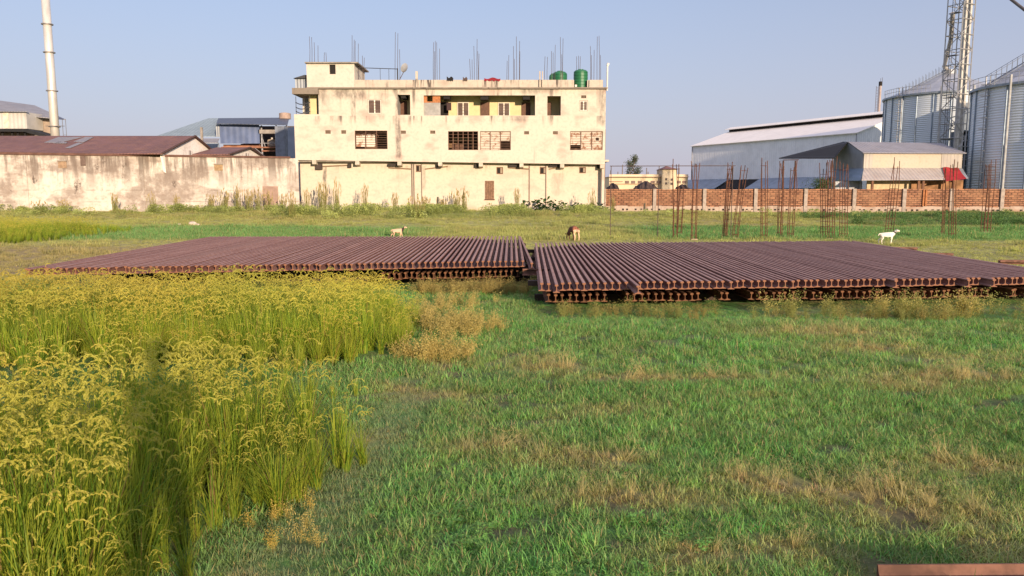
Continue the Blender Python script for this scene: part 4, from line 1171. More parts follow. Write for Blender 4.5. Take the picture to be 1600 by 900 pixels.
def machine(px0, px1, t, bt, d, label, col):
    cx, r = (q(px0, 220, d).x + q(px1, 220, d).x) / 2, (q(px1, 220, d).x - q(px0, 220, d).x) / 2
    b = Built('process_tank', (cx, d, hz(bt, d)), label, 'tank')
    m = MB(); H = hz(t, d) - hz(bt, d); m.lathe((cx, d, hz(bt, d)), [(.01, 0), (r * .9, 0), (r, H * .12), (r, H * .85), (r * .85, H * .95), (.01, H)], 24); b.part('shell', m, plain('pale_tank', col, .7), smooth=True)
    m = MB(); m.tube((cx, d, hz(t, d)), (cx, d, hz(t - 2.5, d)), .12, .12, 8); b.part('spout', m, M_WPIPE)
machine(418, 432, 217.5, 229.4, BD + 1.5, 'cream process tank inside the open sided blue factory', (.52, .42, .33))
machine(441, 449, 220, 229.4, BD + 1.5, 'smaller tan process tank right of the cream tank in the factory', (.45, .33, .22))
machine(376, 387, 224.5, 231.5, BD + 1.8, 'low cream process tank under the blue cladding', (.5, .38, .29))
tank(437, 455, 176, hz(186, BD + 7), BD + 7, 'dusty beige tank on the blue factory roof by the house', plain('dusty_beige', (.42, .31, .25), .8), None)
m = MB()

# ------------------------------------------------------------------ brick boundary wall at the right
BA, BB = P(946, 300, 77), P(1700, 300, 71.5)
bt_, bz0 = P(1260, 295.5, 74).z, 0.15
bdir = Vector((BB.x - BA.x, BB.y - BA.y, 0)); blen = bdir.length; bdir.normalize(); bnr = Vector((bdir.y, -bdir.x, 0))
k = NT('orange_brick')
br = k.n('ShaderNodeTexBrick'); br.offset = .5
cmb = k.n('ShaderNodeCombineXYZ'); ax = k.xyz(True); k.l(ax[0], cmb.inputs[0]); k.l(ax[2], cmb.inputs[1])
k.l(cmb.outputs[0], br.inputs['Vector'])
br.inputs['Scale'].default_value = 1.0; br.inputs['Brick Width'].default_value = .52; br.inputs['Row Height'].default_value = .20; br.inputs['Mortar Size'].default_value = .04; br.inputs['Bias'].default_value = -.1
for nm, v in (('Color1', (.38, .18, .10)), ('Color2', (.20, .09, .055)), ('Mortar', (.085, .045, .028))): br.inputs[nm].default_value = (*v, 1)
c = k.mix(k.rng(k.noise(.8, 6, rough=.7), .4, .7, 0, .5), br.outputs['Color'], (.42, .23, .125))
c = k.mix(k.rng(k.noise(2.6, 6, (1, 1, 2.2), rough=.75), .54, .66, 0, .75), c, (.07, .04, .03))
k.bump(br.outputs['Fac'], .6, -.03)
M_BRICK = k.fin(c, .95)
M_PLINTH = plaster('crumbling_plinth_plaster', (.44, .34, .27), (.14, .09, .06), [(1.4, 1.5)], .8, (.30, .16, .09), 1.0, 1.5)
M_POST = plain('concrete_post', (.40, .33, .275), .9, 0, .3, 3)
brw = thing('brick_wall', (BA.x, BA.y, bz0 - .4), 'orange brick boundary wall with concrete posts right of the house', 'wall')
brw.rotation_euler = (0, 0, math.atan2(bdir.y, bdir.x))
H = bt_ - (bz0 - .4)
m = MB(); n = 60
zt_ = [H + .03 * math.sin(i * 2.1) + .02 * math.sin(i * .7) for i in range(n + 1)]
for i in range(n):
    x0, x1 = blen * i / n, blen * (i + 1) / n
    m.quad((x0, 0, 0), (x1, 0, 0), (x1, 0, zt_[i + 1]), (x0, 0, zt_[i])); m.quad((x0, .25, 0), (x0, .25, zt_[i]), (x1, .25, zt_[i + 1]), (x1, .25, 0)); m.quad((x0, 0, zt_[i]), (x1, 0, zt_[i + 1]), (x1, .25, zt_[i + 1]), (x0, .25, zt_[i]))
m.quad((0, 0, 0), (0, 0, zt_[0]), (0, .25, zt_[0]), (0, .25, 0))
m.build('brickwork', M_BRICK, brw)
m = MB(); zpl = hz(322.5, 75) - (bz0 - .4)
for i in range(40):
    x0, x1 = blen * i / 40 + .002, blen * (i + 1) / 40 - .002
    m.box(x0, x1, -.10 - .02 * math.sin(i * 1.3), -.003, 0, zpl + .05 * math.sin(i * 1.9))
m.build('plinth', M_PLINTH, brw)
m = MB()
for i in range(70):
    xx = 1.0 + i * (blen - 2) / 70 + U(-.2, .2); m.box(xx, xx + .17, -.16, -.125, zpl - U(.3, .42), zpl - .24)
m.build('weep_hole', M_DARK, brw)['kind'] = 'stuff'
for px in (944.5, 1023, 1101, 1181, 1259, 1335, 1413, 1487, 1566, 1645):
    uu = P(px, 300, 10).x / 10
    t = (uu * BA.y - BA.x) / (bdir.x - uu * bdir.y)
    m = MB(); m.box(t - .16, t + .16, -.17, .28, 0, H + .04); m.build('concrete_post', M_POST, brw)
for px, w_ in ((1443, 1.2), (1447, .8)):
    uu = P(px, 300, 10).x / 10; t = (uu * BA.y - BA.x) / (bdir.x - uu * bdir.y)
    m = MB(); m.box(t - .07, t + .07, -.14, -.004, zpl + .06, H - .05); m.build('vertical_joint', M_BRICKIN, brw)

# ------------------------------------------------------------------ white warehouse
WS = 1.27
c0 = Vector((32.4, 140, 0)) * WS; c1 = Vector((48.1, 109, 0)) * WS
wd = (c1 - c0).normalized(); wi = Vector((-wd.y, wd.x, 0)) * (1 if -wd.y > 0 else -1)
wlen = (c1 - c0).length
ze, zr_ = CAM_Z + 8.25 * WS, CAM_Z + 11.1 * WS
HW = 9 * WS
wh = Built('warehouse', (c0 + c1) / 2 + wi * HW, 'large white sheet metal warehouse with a vented ridge behind the brick wall', 'warehouse')
axis_vec['wh'] = (wd.x, wd.y)
M_WHW = sheet('white_sheet_wall', (.86, .86, .86), 'wh', .55, .5, 0, None, 0, .10, strength=.7)
M_WHR = sheet('pale_roof_sheet', (.88, .80, .70), 'wh', .6, .55, 0, (.6, .48, .4), .15, .08, strength=.4)
def W3(a, b, z): v = c0 + wd * a + wi * b; return Vector((v.x, v.y, z))
m = MB(); m.slab([W3(0, 0, 0), W3(wlen, 0, 0), W3(wlen, 0, ze), W3(0, 0, ze)], wi * .15); m.slab([W3(0, 2 * HW, 0), W3(wlen, 2 * HW, 0), W3(wlen, 2 * HW, ze), W3(0, 2 * HW, ze)], -wi * .15)
wh.part('wall', m, M_WHW)
axis_vec['wi'] = (wi.x, wi.y)
M_WHG = sheet('white_gable_sheet', (.70, .71, .72), 'wi', .55, .5, 0, None, 0, .10, strength=.7)
for a, s_ in ((wlen, -1), (0, 1)):
    m = MB(); m.slab([W3(a, .16, 0), W3(a, 2 * HW - .16, 0), W3(a, 2 * HW - .16, ze), W3(a, HW, zr_ - .05), W3(a, .16, ze)], wd * .15 * s_); wh.part('gable_wall', m, M_WHG)
m = MB(); o = .35
for b0, b1 in ((-.4, HW - .8), (2 * HW + .4, HW + .8)):
    zb0 = ze - .12; zb1 = ze + (zr_ - ze) * ((HW - .8) / HW)
    m.slab([W3(-o, b0, zb0), W3(wlen + o, b0, zb0), W3(wlen + o, b1, zb1), W3(-o, b1, zb1)], (0, 0, .12))
wh.part('roof', m, M_WHR)
m = MB()
zc = zr_ + .3
for b0, b1 in ((HW - 1.7, HW), (HW + 1.7, HW + .01)): m.slab([W3(-o, b0, zc), W3(wlen + o, b0, zc), W3(wlen + o, b1, zc + .6), W3(-o, b1, zc + .6)], (0, 0, .1))
mon = wh.part('ridge_ventilator', m, M_WHR)
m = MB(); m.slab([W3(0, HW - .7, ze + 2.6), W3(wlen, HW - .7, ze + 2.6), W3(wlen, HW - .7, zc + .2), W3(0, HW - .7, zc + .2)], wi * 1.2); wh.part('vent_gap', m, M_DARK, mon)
m = MB(); m.tube(W3(wlen + .02, -.06, .1), W3(wlen + .02, -.06, ze - .15), .09, .09, 8); m.tube(W3(0, -.06, .1), W3(0, -.06, ze - .15), .09, .09, 8); wh.part('corner_trim', m, plain('grey_trim', (.3, .3, .32), .6))
M_LEAN = sheet('blue_grey_lean_to_sheet', (.30, .35, .41), 'wh', 1.1, .55, .0, None, 0, .25)
zl0, zl1 = CAM_Z + .7, CAM_Z + 2.5
for a0, a1 in ((-1.5, 12.4), (21.5, wlen - 5)):
    m = MB(); m.slab([W3(a0, -4.2, zl0), W3(a1, -4.2, zl0), W3(a1, -.02, zl1 + .3), W3(a0, -.02, zl1 + .3)], (0, 0, .08)); wh.part('lean_to_roof', m, M_LEAN)
m = MB(); m.slab([W3(-1.5, -4.1, 0), W3(wlen - 4, -4.1, 0), W3(wlen - 4, -4.1, zl0 - .03), W3(-1.5, -4.1, zl0 - .03)], wi * .12); wh.part('lean_to_wall', m, M_LEAN)
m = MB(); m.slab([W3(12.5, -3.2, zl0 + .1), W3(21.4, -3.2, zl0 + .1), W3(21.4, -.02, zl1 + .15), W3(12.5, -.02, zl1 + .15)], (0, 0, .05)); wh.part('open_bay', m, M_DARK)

# slim flue with ladder beyond the warehouse
q0 = P(1373, 180, 165)
b = Built('flue_stack', (q0.x, 165, 0), 'short sooty flue with a ladder beside it beyond the warehouse roof', 'chimney')
m = MB(); m.tube((q0.x, 165, 0), (q0.x, 165, hz(134, 165)), .27, .25, 14); b.part('shaft', m, plain('rusty_cream_flue', (.42, .34, .31), .7))
m = MB(); m.tube((q0.x, 165, hz(134, 165)), (q0.x, 165, hz(127.5, 165)), .36, .36, 14); b.part('sooty_cap', m, M_DARK)
m = MB()
for px in (1366.5, 1370): m.tube((P(px, 150, 165).x, 164.4, 0), (P(px, 150, 165).x, 164.4, hz(135, 165)), .04, .04, 5)
for i in range(18): zz = hz(178 - i * 2.4, 165); m.tube((P(1366.5, 150, 165).x, 164.4, zz), (P(1370, 150, 165).x, 164.4, zz), .03, .03, 5)
m.tube((q0.x, 165, hz(127, 165)), (q0.x, 165, hz(122, 165)), .04, .04, 5); m.tube((q0.x + .35, 165, hz(127, 165)), (q0.x + .35, 165, hz(121, 165)), .04, .04, 5)
b.part('ladder', m, M_STEELBAR)

# ------------------------------------------------------------------ sheds, canopy
SD = 88
sb = Built('tin_shed', (P(1400, 270, SD).x, SD + 4, gz(P(1400, 270, SD).x, SD)), 'tin roofed shed with cream upper wall and a lean-to, behind the brick wall', 'shed')
M_SROOF = sheet('grey_shed_roof', (.27, .26, .28), 'x', .4, .6, 0, (.3, .24, .2), .25, .2)
def s(px, py, d=SD): return P(px, py, d)
apx, far = s(1325, 222.5, SD + 5), s(1470, 224.5, SD + 5)
el, er = s(1350, 239, SD), s(1504, 239.5, SD)
m = MB(); m.slab([el + Vector((-.25, -.3, -.05)), er + Vector((.3, -.3, -.05)), far, apx], (0, .02, .08)); bk = SD + 10
m.slab([apx + Vector((0, .03, 0)), far + Vector((0, .03, 0)), Vector((er.x, bk, er.z)), Vector((el.x - 3, bk, el.z))], (0, .02, .08)); sb.part('roof', m, M_SROOF)
m = MB(); m.box(el.x, er.x, SD, SD + .15, hz(263, SD), el.z - .04); sb.part('upper_wall', m, plaster('cream_board_wall', (.47, .405, .32), (.3, .2, .12), [(el.z, 2)], .25, (.62, .42, .28), .4, 1.0))
m = MB(); m.box(el.x + .02, s(1363, 250).x, SD - .05, SD - .004, hz(262.5, SD), el.z - .08); sb.part('wall_panel', m, sheet('dull_tin_panel', (.42, .38, .33), 'x', .4, .6)); m = MB(); m.box(s(1471, 250).x, er.x - .02, SD - .05, SD - .004, hz(262.5, SD), el.z - .08); sb.part('wall_panel', m, sheet('dull_tin_panel', (.42, .38, .33), 'x', .4, .6))
gl = s(1303, 240, SD + 9)
m = MB(); m.add([(el.x, SD + .16, 0), (el.x, SD + .16, el.z - .05), (apx.x, apx.y, apx.z - .06), (gl.x, gl.y, gl.z), (gl.x, gl.y, 0)], [(0, 1, 2, 3, 4)]); sb.part('gable_wall', m, sheet('blue_grey_gable', (.27, .29, .33), 'y', .4, .55))
m = MB(); m.slab([s(1346.5, 282, SD - 2.5), s(1480, 281, SD - 2.5), s(1474, 263.5, SD - .02), s(1350, 263, SD - .02)], (0, .01, .06)); sb.part('lean_to_roof', m, sheet('pale_lean_to_tin', (.42, .37, .34), 'x', .4, .55, 0, (.3, .2, .15), .3))
m = MB(); m.slab([s(1302, 282.5, SD + 5), s(1345, 282.5, SD - 2), s(1349, 264, SD - .02), s(1303, 265, SD + 7)], (0, .01, .06)); sb.part('side_lean_to_roof', m, sheet('blue_side_tin', (.22, .29, .37), 'x', .4, .55))
m = MB(); m.slab([s(1497, 264, SD - .02), s(1504, 264, SD - .02), s(1513, 279, SD - 2.4), s(1508, 279, SD - 2.4)], (0, .01, .05)); sb.part('roof_scrap', m, M_GSHEET)
m = MB(); m.box(s(1351, 288).x, s(1418, 288).x, SD - .6, SD - .45, 0, hz(282, SD - .6)); sb.part('lower_wall', m, plain('cream_lower_wall', (.56, .44, .27), .9, 0, .2))
m = MB(); m.box(s(1418.2, 288).x, s(1500, 288).x, SD - .6, SD - .45, 0, hz(281.5, SD - .6)); sb.part('brick_lower_wall', m, plain('orange_rough_brick', (.34, .18, .09), .95, 0, .5, 1.5))
for px in (1349.5, 1420, 1427, 1473): 
    m = MB(); m.box(s(px, 288).x - .12, s(px, 288).x + .12, SD - 2.2, SD - 2.0, 0, hz(282.5, SD - 2.2)); sb.part('post', m, plain('brown_shed_post', (.20, .10, .06), .9))
m = MB(); m.box(s(1304, 290, SD + 1).x, s(1347, 290, SD + 1).x, SD + 1, SD + 1.2, 0, hz(283.5, SD + 1)); sb.part('side_wall', m, plain('grey_white_wall', (.44, .44, .45), .9))
# red tarp on the lean-to
m = MB(); a4 = [s(1473, 263.8, SD - .2), s(1496, 264, SD - .2), s(1510, 281.5, SD - 3.0), s(1477, 286, SD - 3.0)]
N_ = 8
for i in range(N_):
    for j in range(N_):
        def T(i, j):
            u, v = i / N_, j / N_
            p = a4[0].lerp(a4[1], u).lerp(a4[3].lerp(a4[2], u), v); return p + Vector((0, 0, .16 + .07 * math.sin(u * 7 + v * 3) * math.sin(v * 5 + 1)))
        m.quad(T(i, j), T(i + 1, j), T(i + 1, j + 1), T(i, j + 1))
tag(m.build('tarpaulin', plain('red_tarp', (.40, .025, .03), .6, 0, .3, 1.5), smooth=True), 'red tarpaulin hanging over the end of the shed lean-to roof', 'tarpaulin')
cb2 = Built('canopy', (P(1262, 240, 90).x, 93, gz(40, 92)), 'black roofed open canopy on thin posts beside the tin shed', 'canopy')
k0, k1, k2, k3 = P(1217, 248, 94), P(1312, 248, 88.5), P(1324, 223, 93), P(1318, 222.5, 96)
m = MB(); m.slab([k0, k1 + Vector((-.6, 0, 0)), k2, k3], (0, .02, .10)); cb2.part('roof', m, plain('black_sheet', (.010, .010, .011), .7))
m = MB()
for i in range(1, 6):
    t = i / 6; m.tube(k0.lerp(k3, t) + Vector((.1, -.05, -.07)), (k1 + Vector((-.6, 0, 0))).lerp(k2, t) + Vector((0, -.05, -.07)), .05, .05, 4)
cb2.part('purlin', m, plain('dark_purlin', (.045, .04, .04), .8))
for px, d_ in ((1224, 93.5), (1243, 92.3), (1300, 89.2)):
    m = MB(); p_ = P(px, 251, d_); m.tube((p_.x, d_, 0), (p_.x, d_, p_.z), .10, .10, 8); cb2.part('post', m, plain('rusty_post', (.10, .05, .04), .8))
m = MB(); m.tube(P(1224, 250, 93.4), P(1248, 249.6, 92), .05, .05, 5); cb2.part('tie_beam', m, M_RUSTBAR)

# ------------------------------------------------------------------ grain silos and elevator tower
def silo(cx, cy, r, z0, zrim, zap, label, ribs, ladder_az, stair=False):
    b = Built('grain_silo', (cx, cy, z0), label, 'silo')
    k = NT('galvanised_steel')
    bands = k.rng(k.noise(.25, 3, (1, 1, .2)), .3, .7)
    c = k.mix(bands, (.58, .63, .68), (.68, .71, .73))
    wnz = k.n('ShaderNodeTexWhiteNoise', noise_dimensions='1D')
    k.l(k.math('FLOOR', k.math('MULTIPLY', k.xyz(True)[2], 1 / 1.12)), wnz.inputs['W'])
    c = k.mix(k.math('MULTIPLY', wnz.outputs['Value'], .35), c, (.48, .54, .60))
    MG = k.fin(c, .45, .3, .5)
    pr = []
    z = z0; nrib = int((zrim - z0) / .28)
    st = (zrim - z0) / nrib
    for i in range(nrib):
        for q_, dr in ((0, 0), (.25, .045), (.5, .06), (.75, .045)): pr.append((r + dr, z0 + st * (i + q_)))
    pr.append((r, zrim))
    m = MB(); m.lathe((cx, cy, 0), pr, 72); b.part('wall', m, MG, smooth=True)
    m = MB()
    for i in range(ribs):
        t = 2 * math.pi * (i + .3) / ribs; p0 = Vector((cx + (r + .1) * math.cos(t), cy + (r + .1) * math.sin(t), z0))
        m.tube(p0, p0 + Vector((0, 0, zrim - z0)), .09, .09, 5)
    b.part('stiffener', m, plain('steel_stiffener', (.27, .33, .40), .55, .3))
    m = MB(); n = 48; rim = r + .35; vs = []
    for k_, (rr, zz) in enumerate(((rim, zrim - .12), (r * .5, zrim + (zap - zrim) * .52), (.9, zap - .2))):
        for i in range(n):
            t = 2 * math.pi * i / n; bump_ = .05 if i % 2 else 0
            vs.append((cx + rr * math.cos(t), cy + rr * math.sin(t), zz + (bump_ if k_ < 2 else 0)))
    fs = [(k_ * n + i, k_ * n + (i + 1) % n, (k_ + 1) * n + (i + 1) % n, (k_ + 1) * n + i) for k_ in range(2) for i in range(n)]
    m.add(vs, fs); b.part('roof', m, plain('silo_roof_sheet', (.46, .47, .48), .45, .55, .2, .6))
    m = MB(); m.tube((cx, cy, zap - .5), (cx, cy, zap + .35), 1.0, 1.0, 20); b.part('roof_cap', m, plain('cap_steel', (.3, .31, .33), .5, .5))
    m = MB(); m.lathe((cx, cy, 0), [(rim - .08, zrim - .25), (rim + .06, zrim - .25), (rim + .06, zrim + .0), (rim - .08, zrim + .02)], 60); b.part('eave_ring', m, plain('eave_steel', (.3, .34, .38), .45, .6))
    # railing round the eave
    m = MB()
    for hgt in (.55, 1.05): m.path([(cx + (rim + .05) * math.cos(t), cy + (rim + .05) * math.sin(t), zrim + hgt) for t in np.linspace(ladder_az - .5, ladder_az + 1.8 if not stair else ladder_az + .5, 26)], .03, 4)
    for t in np.linspace(ladder_az - .5, ladder_az + 1.8 if not stair else ladder_az + .5, 16): m.tube((cx + (rim + .05) * math.cos(t), cy + (rim + .05) * math.sin(t), zrim - .1), (cx + (rim + .05) * math.cos(t), cy + (rim + .05) * math.sin(t), zrim + 1.05), .03, .03, 4)
    b.part('eave_railing', m, plain('railing_steel', (.42, .42, .42), .5, .4))
    # ladder with cage
    m = MB(); d_ = Vector((math.cos(ladder_az), math.sin(ladder_az), 0)); s_ = Vector((-d_.y, d_.x, 0)); base = Vector((cx, cy, 0)) + d_ * (r + .35)
    for e in (-.28, .28): m.tube(base + s_ * e + Vector((0, 0, z0 + .5)), base + s_ * e + Vector((0, 0, zrim + 1.1)), .04, .04, 5)
    for i in range(int((zrim - z0) / .4)): m.tube(base + s_ * -.28 + Vector((0, 0, z0 + .6 + .4 * i)), base + s_ * .28 + Vector((0, 0, z0 + .6 + .4 * i)), .03, .03, 4)
    for i in range(int((zrim - z0) / 1.2)):
        zz = z0 + 2.2 + 1.2 * i
        m.path([base + s_ * (.4 * math.cos(a)) + d_ * (.75 * math.sin(a)) + Vector((0, 0, zz)) for a in np.linspace(0, math.pi, 7)], .025, 4)
    b.part('ladder', m, plain('ladder_steel', (.38, .38, .38), .5, .4))
    # roof stair
    m = MB(); az = ladder_az; d_ = Vector((math.cos(az), math.sin(az), 0)); s_ = Vector((-d_.y, d_.x, 0)); ng = 13
    prev = None
    for i in range(ng + 1):
        q_ = i / ng; pt = Vector((cx, cy, 0)) + d_ * (rim * (1 - q_) + 1.0 * q_) + Vector((0, 0, zrim + (zap - zrim) * q_))
        for e in (-.4, .4): m.tube(pt + s_ * e, pt + s_ * e + Vector((0, 0, 1.1)), .035, .03, 4)
        if prev is not None:
            for e in (-.4, .4): m.tube(prev + s_ * e + Vector((0, 0, .08)), pt + s_ * e + Vector((0, 0, .08)), .07, .07, 4)
            if not stair:
                for e in (-.4, .4): m.tube(prev + s_ * e + Vector((0, 0, 1.1)), pt + s_ * e + Vector((0, 0, 1.1)), .03, .03, 4)
        prev = pt
    b.part('roof_stair', m, plain('stair_steel', (.26, .28, .31), .5, .4))
    return b
S1 = Vector((P(1477, 200, 120).x, 120, 0)); r1 = 8.6
zr_1 = hz(152, 120); za_1 = hz(112, 119)
si1 = silo(S1.x, S1.y, r1, 0, zr_1, za_1, 'corrugated steel grain silo with a conical roof behind the elevator tower', 24, R(198), True)
S2 = Vector((P(1653, 200, 88).x, 88, 0)); r2 = 8.5
zr_2 = hz(136, 88); za_2 = zr_2 + 4.6
si2 = silo(S2.x, S2.y, r2, 0, zr_2, za_2, 'nearer corrugated grain silo cut by the right edge of the picture', 22, R(186))
m = MB()
for az in (R(236), R(262)):
    p_ = Vector((S1.x + (r1 + .5) * math.cos(az), S1.y + (r1 + .5) * math.sin(az), 0)); m.tube(p_, p_ + Vector((0, 0, zr_1 + .6)), .14, .14, 8)
si1.part('conduit_pipe', m, plain('pale_conduit', (.48, .47, .45), .5, .3))
m = MB()
for az in (R(205), R(222)):
    p_ = Vector((S2.x + (r2 + .45) * math.cos(az), S2.y + (r2 + .45) * math.sin(az), 0)); m.tube(p_ + Vector((0, 0, 1)), p_ + Vector((0, 0, zr_2 + (.8 if az < 3.6 else -6))), .13, .13, 8)
si2.part('conduit_pipe', m, plain('pale_conduit', (.48, .47, .45), .5, .3))
TD = 104
tx = P(1489, 200, TD).x
tw = Built('elevator_tower', (tx, TD, 0), 'tall lattice steel grain elevator tower between the two silos', 'tower')
hw, TH = 1.12, 36.0
rz = R(24)
def TR(a, b_, z): return Vector((tx + a * math.cos(rz) - b_ * math.sin(rz), TD + a * math.sin(rz) + b_ * math.cos(rz), z))
M_LAT = plain('galvanised_lattice', (.42, .41, .40), .5, .35, .2)
m = MB()
for a in (-1, 1):
    for b_ in (-1, 1): m.tube(TR(a * hw, b_ * hw, 0), TR(a * hw, b_ * hw, TH), .085, .085, 4)
tw.part('corner_post', m, M_LAT)
m = MB(); stp = 1.9
for i in range(int(TH / stp)):
    z0_, z1_ = i * stp, (i + 1) * stp
    cs = [(-1, -1), (1, -1), (1, 1), (-1, 1)]
    for j in range(4):
        a, b_ = cs[j], cs[(j + 1) % 4]
        m.tube(TR(a[0] * hw, a[1] * hw, z1_), TR(b_[0] * hw, b_[1] * hw, z1_), .055, .055, 4)
        if (i + j) % 2: a, b_ = b_, a
        m.tube(TR(a[0] * hw, a[1] * hw, z0_), TR(b_[0] * hw, b_[1] * hw, z1_), .05, .05, 4)
tw.part('lattice_bracing', m, M_LAT)
for a, nm in ((-.25, 'elevator_leg'), (.6, 'elevator_leg')):
    m = MB(); p0 = TR(a - .2, -.9, 0); m.slab([TR(a - .17, -1.0, 0), TR(a + .17, -1.0, 0), TR(a + .17, -.6, 0), TR(a - .17, -.6, 0)], (0, 0, TH + 1)); tw.part(nm, m, plain('warm_galvanised_casing', (.58, .54, .48), .5, .25))
m = MB()
for e in (-.22, .22): m.tube(TR(-.9 + e, .4, 0), TR(-.9 + e, .4, TH), .04, .04, 4)
for i in range(80): m.tube(TR(-1.12, .4, .5 + i * .44), TR(-.68, .4, .5 + i * .44), .025, .025, 4)
tw.part('ladder', m, plain('dark_ladder_steel', (.14, .14, .15), .6, .3))
M_PLAT = plain('dark_platform', (.12, .12, .13), .6, .3)
for i in range(6):
    zz = 4 + i * 5.4; m = MB(); m.slab([TR(-1.0, -.4, zz), TR(-.3, -.4, zz), TR(-.3, 1.0, zz), TR(-1.0, 1.0, zz)], (0, 0, .08)); tw.part('platform', m, M_PLAT)
m = MB()
spt = [P(1489, 20, TD), P(1486, 60, TD + 2), P(1475, 108, S1.y), Vector((S1.x, S1.y, za_1 + .3))]
m.tube(spt[0], spt[1], .28, .28, 10); m.tube(spt[1], P(1475.5, 104, S1.y - 1), .26, .26, 10); m.tube(P(1475.5, 104, S1.y - 1), Vector((S1.x, S1.y, za_1 + .2)), .26, .26, 10)
tw.part('grain_spout', m, plain('spout_steel', (.44, .41, .38), .5, .35))
m = MB(); m.tube(P(1517, -50, TD - 1), Vector((S2.x, S2.y, za_2 + .3)), .17, .17, 10); tw.part('grain_spout', m, plain('dark_spout', (.14, .12, .11), .6, .3))
# dark machinery between the silos
m = MB()
for (a, b_, c_, d_) in ((1498, 1516, 205, 294), (1506, 1520, 160, 294)):
    p0, p1 = P(a, 200, TD + 4), P(b_, 200, TD + 4); m.box(p0.x, p1.x, TD + 4, TD + 6, 0, hz(c_, TD + 4))
for i in range(9): 
    zz = 2 + i * 1.5; m.tube(P(1484, 200, TD + 3).xy.to_3d() + Vector((0, 0, zz)), P(1518, 200, TD + 3).xy.to_3d() + Vector((0, 0, zz + (.9 if i % 2 else -.3))), .08, .08, 5)
tw.part('dryer_casing', m, plain('dark_blue_steel', (.10, .125, .16), .55, .3))
b = Built('caged_ladder', (P(1508, 240, 92).x, 92, 0), 'white caged ladder standing between the tin shed and the nearer silo', 'ladder')
m = MB()
xa, xb = P(1502, 240, 92).x, P(1513, 240, 92).x
for xx in (xa, xa + .35, xb): m.tube((xx, 92, 0), (xx, 92, hz(212, 92)), .05, .05, 5)
for i in range(11): zz = 1 + i * .75; m.tube((xa, 92, zz), (xb, 92, zz), .04, .04, 5)
m.box(xa - .1, xb + .1, 91.9, 92.4, hz(229, 92), hz(228, 92)); b.part('frame', m, plain('whitish_steel', (.5, .5, .5), .5, .2))

# ------------------------------------------------------------------ far yellow building, heaps, tree
FD = 165
fx = lambda px: P(px, 275, FD).x
fz = lambda py: hz(py, FD)
M_FAR = plain('pale_yellow_paint', (.66, .53, .36), .9, 0, .12, .3)
yb = Built('yellow_building', (fx(1015), FD + 6, 0), 'long pale yellow two storey building far behind the brick wall', 'building')
m = MB(); m.box(fx(952), fx(1075), FD, FD + 12, 0, fz(277)); yb.part('wall', m, M_FAR)
m = MB(); m.box(fx(951), fx(1076), FD - .6, FD + 12.5, fz(277) + .01, fz(276)); yb.part('cornice', m, plain('brown_cornice', (.45, .3, .2), .9))
m = MB(); m.box(fx(952), fx(1075), FD - .2, FD - .05, fz(276) + .02, fz(272.5)); yb.part('parapet', m, M_FAR)
m = MB(); m.box(fx(952.5), fx(973), FD - .25, FD - .05, fz(284), fz(283)); m.box(fx(952), fx(1031), FD - .4, FD - .05, fz(287.5), fz(287)); yb.part('sunshade', m, plain('brown_band', (.42, .26, .17), .9))
m = MB(); m.box(fx(1033), fx(1055), FD - 1.5, FD + 5, 0, fz(265)); tb = yb.part('tower', m, M_FAR)
m = MB(); c_ = Vector((fx(1043), FD + 1.7, fz(259))); cs = [Vector((fx(1031.5), FD - 2, fz(265) + .01)), Vector((fx(1057), FD - 2, fz(265) + .01)), Vector((fx(1057), FD + 5.5, fz(265) + .01)), Vector((fx(1031.5), FD + 5.5, fz(265) + .01))]
m.add(cs + [c_], [(0, 1, 4), (1, 2, 4), (2, 3, 4), (3, 0, 4), (3, 2, 1, 0)]); yb.part('tower_roof', m, plain('red_brown_roof', (.26, .12, .10), .8), tb)
for a in (977, 986.5, 997, 1006.5, 1017, 1026.5, 1058, 1066.5):
    m = MB(); m.box(fx(a), fx(a + 6), FD - .12, FD - .02, fz(286.5), fz(282.5)); yb.part('window', m, plain('dusky_window', (.17, .10, .08), .5))
for a, t in ((1037.5, 278.5), (1046, 279), (1037.5, 285), (1046, 285.5)):
    m = MB(); m.box(fx(a), fx(a + 3), FD - 1.62, FD - 1.52, fz(t + 3.5), fz(t)); yb.part('window', m, plain('dark_far_window', (.09, .06, .05), .5))
for i, px in enumerate((955, 966.5, 973.5, 985, 1011.5, 1014, 1062.5)):
    m = MB(); m.tube((fx(px), FD + 1, fz(276)), (fx(px), FD + 1, fz((266, 268, 257, 268, 262, 268, 262)[i])), .13, .1, 5); yb.part('roof_pole', m, plain('grey_pole', (.2, .17, .16), .8))
m = MB()
def heap(px0, px1, top, d, label):
    b = MB(); nx_, ny_ = 24, 10
    x0, x1 = P(px0, 290, d).x, P(px1, 290, d).x
    H = hz(top, d)
    g = [[None] * (ny_ + 1) for _ in range(nx_ + 1)]
    for i in range(nx_ + 1):
        for j in range(ny_ + 1):
            u, v = i / nx_ * 2 - 1, j / ny_ * 2 - 1
            rr = math.sqrt(u * u + v * v)
            hh = H * max(0, 1 - rr ** 1.5) + .25 * math.sin(i * 2.3 + px0) * math.sin(j * 1.9) * (1 if rr < .9 else 0)
            g[i][j] = (x0 + (x1 - x0) * (u + 1) / 2, d + v * 7, max(hh, -.05) + .3)
    for i in range(nx_):
        for j in range(ny_): b.quad(g[i][j], g[i + 1][j], g[i + 1][j + 1], g[i][j + 1])
    tag(b.build('earth_heap', plain('dark_earth', (.085, .055, .045), .95, 0, .45, 1.2)), label, 'heap', 'dark heaps behind the brick wall')
heap(935, 980, 288.5, 120, 'low dark heap against the corner of the house')
heap(966, 1052, 286, 128, 'largest dark heap, centred before the far yellow building')
heap(1040, 1092, 290.5, 124, 'low dark heap nearest the white warehouse')

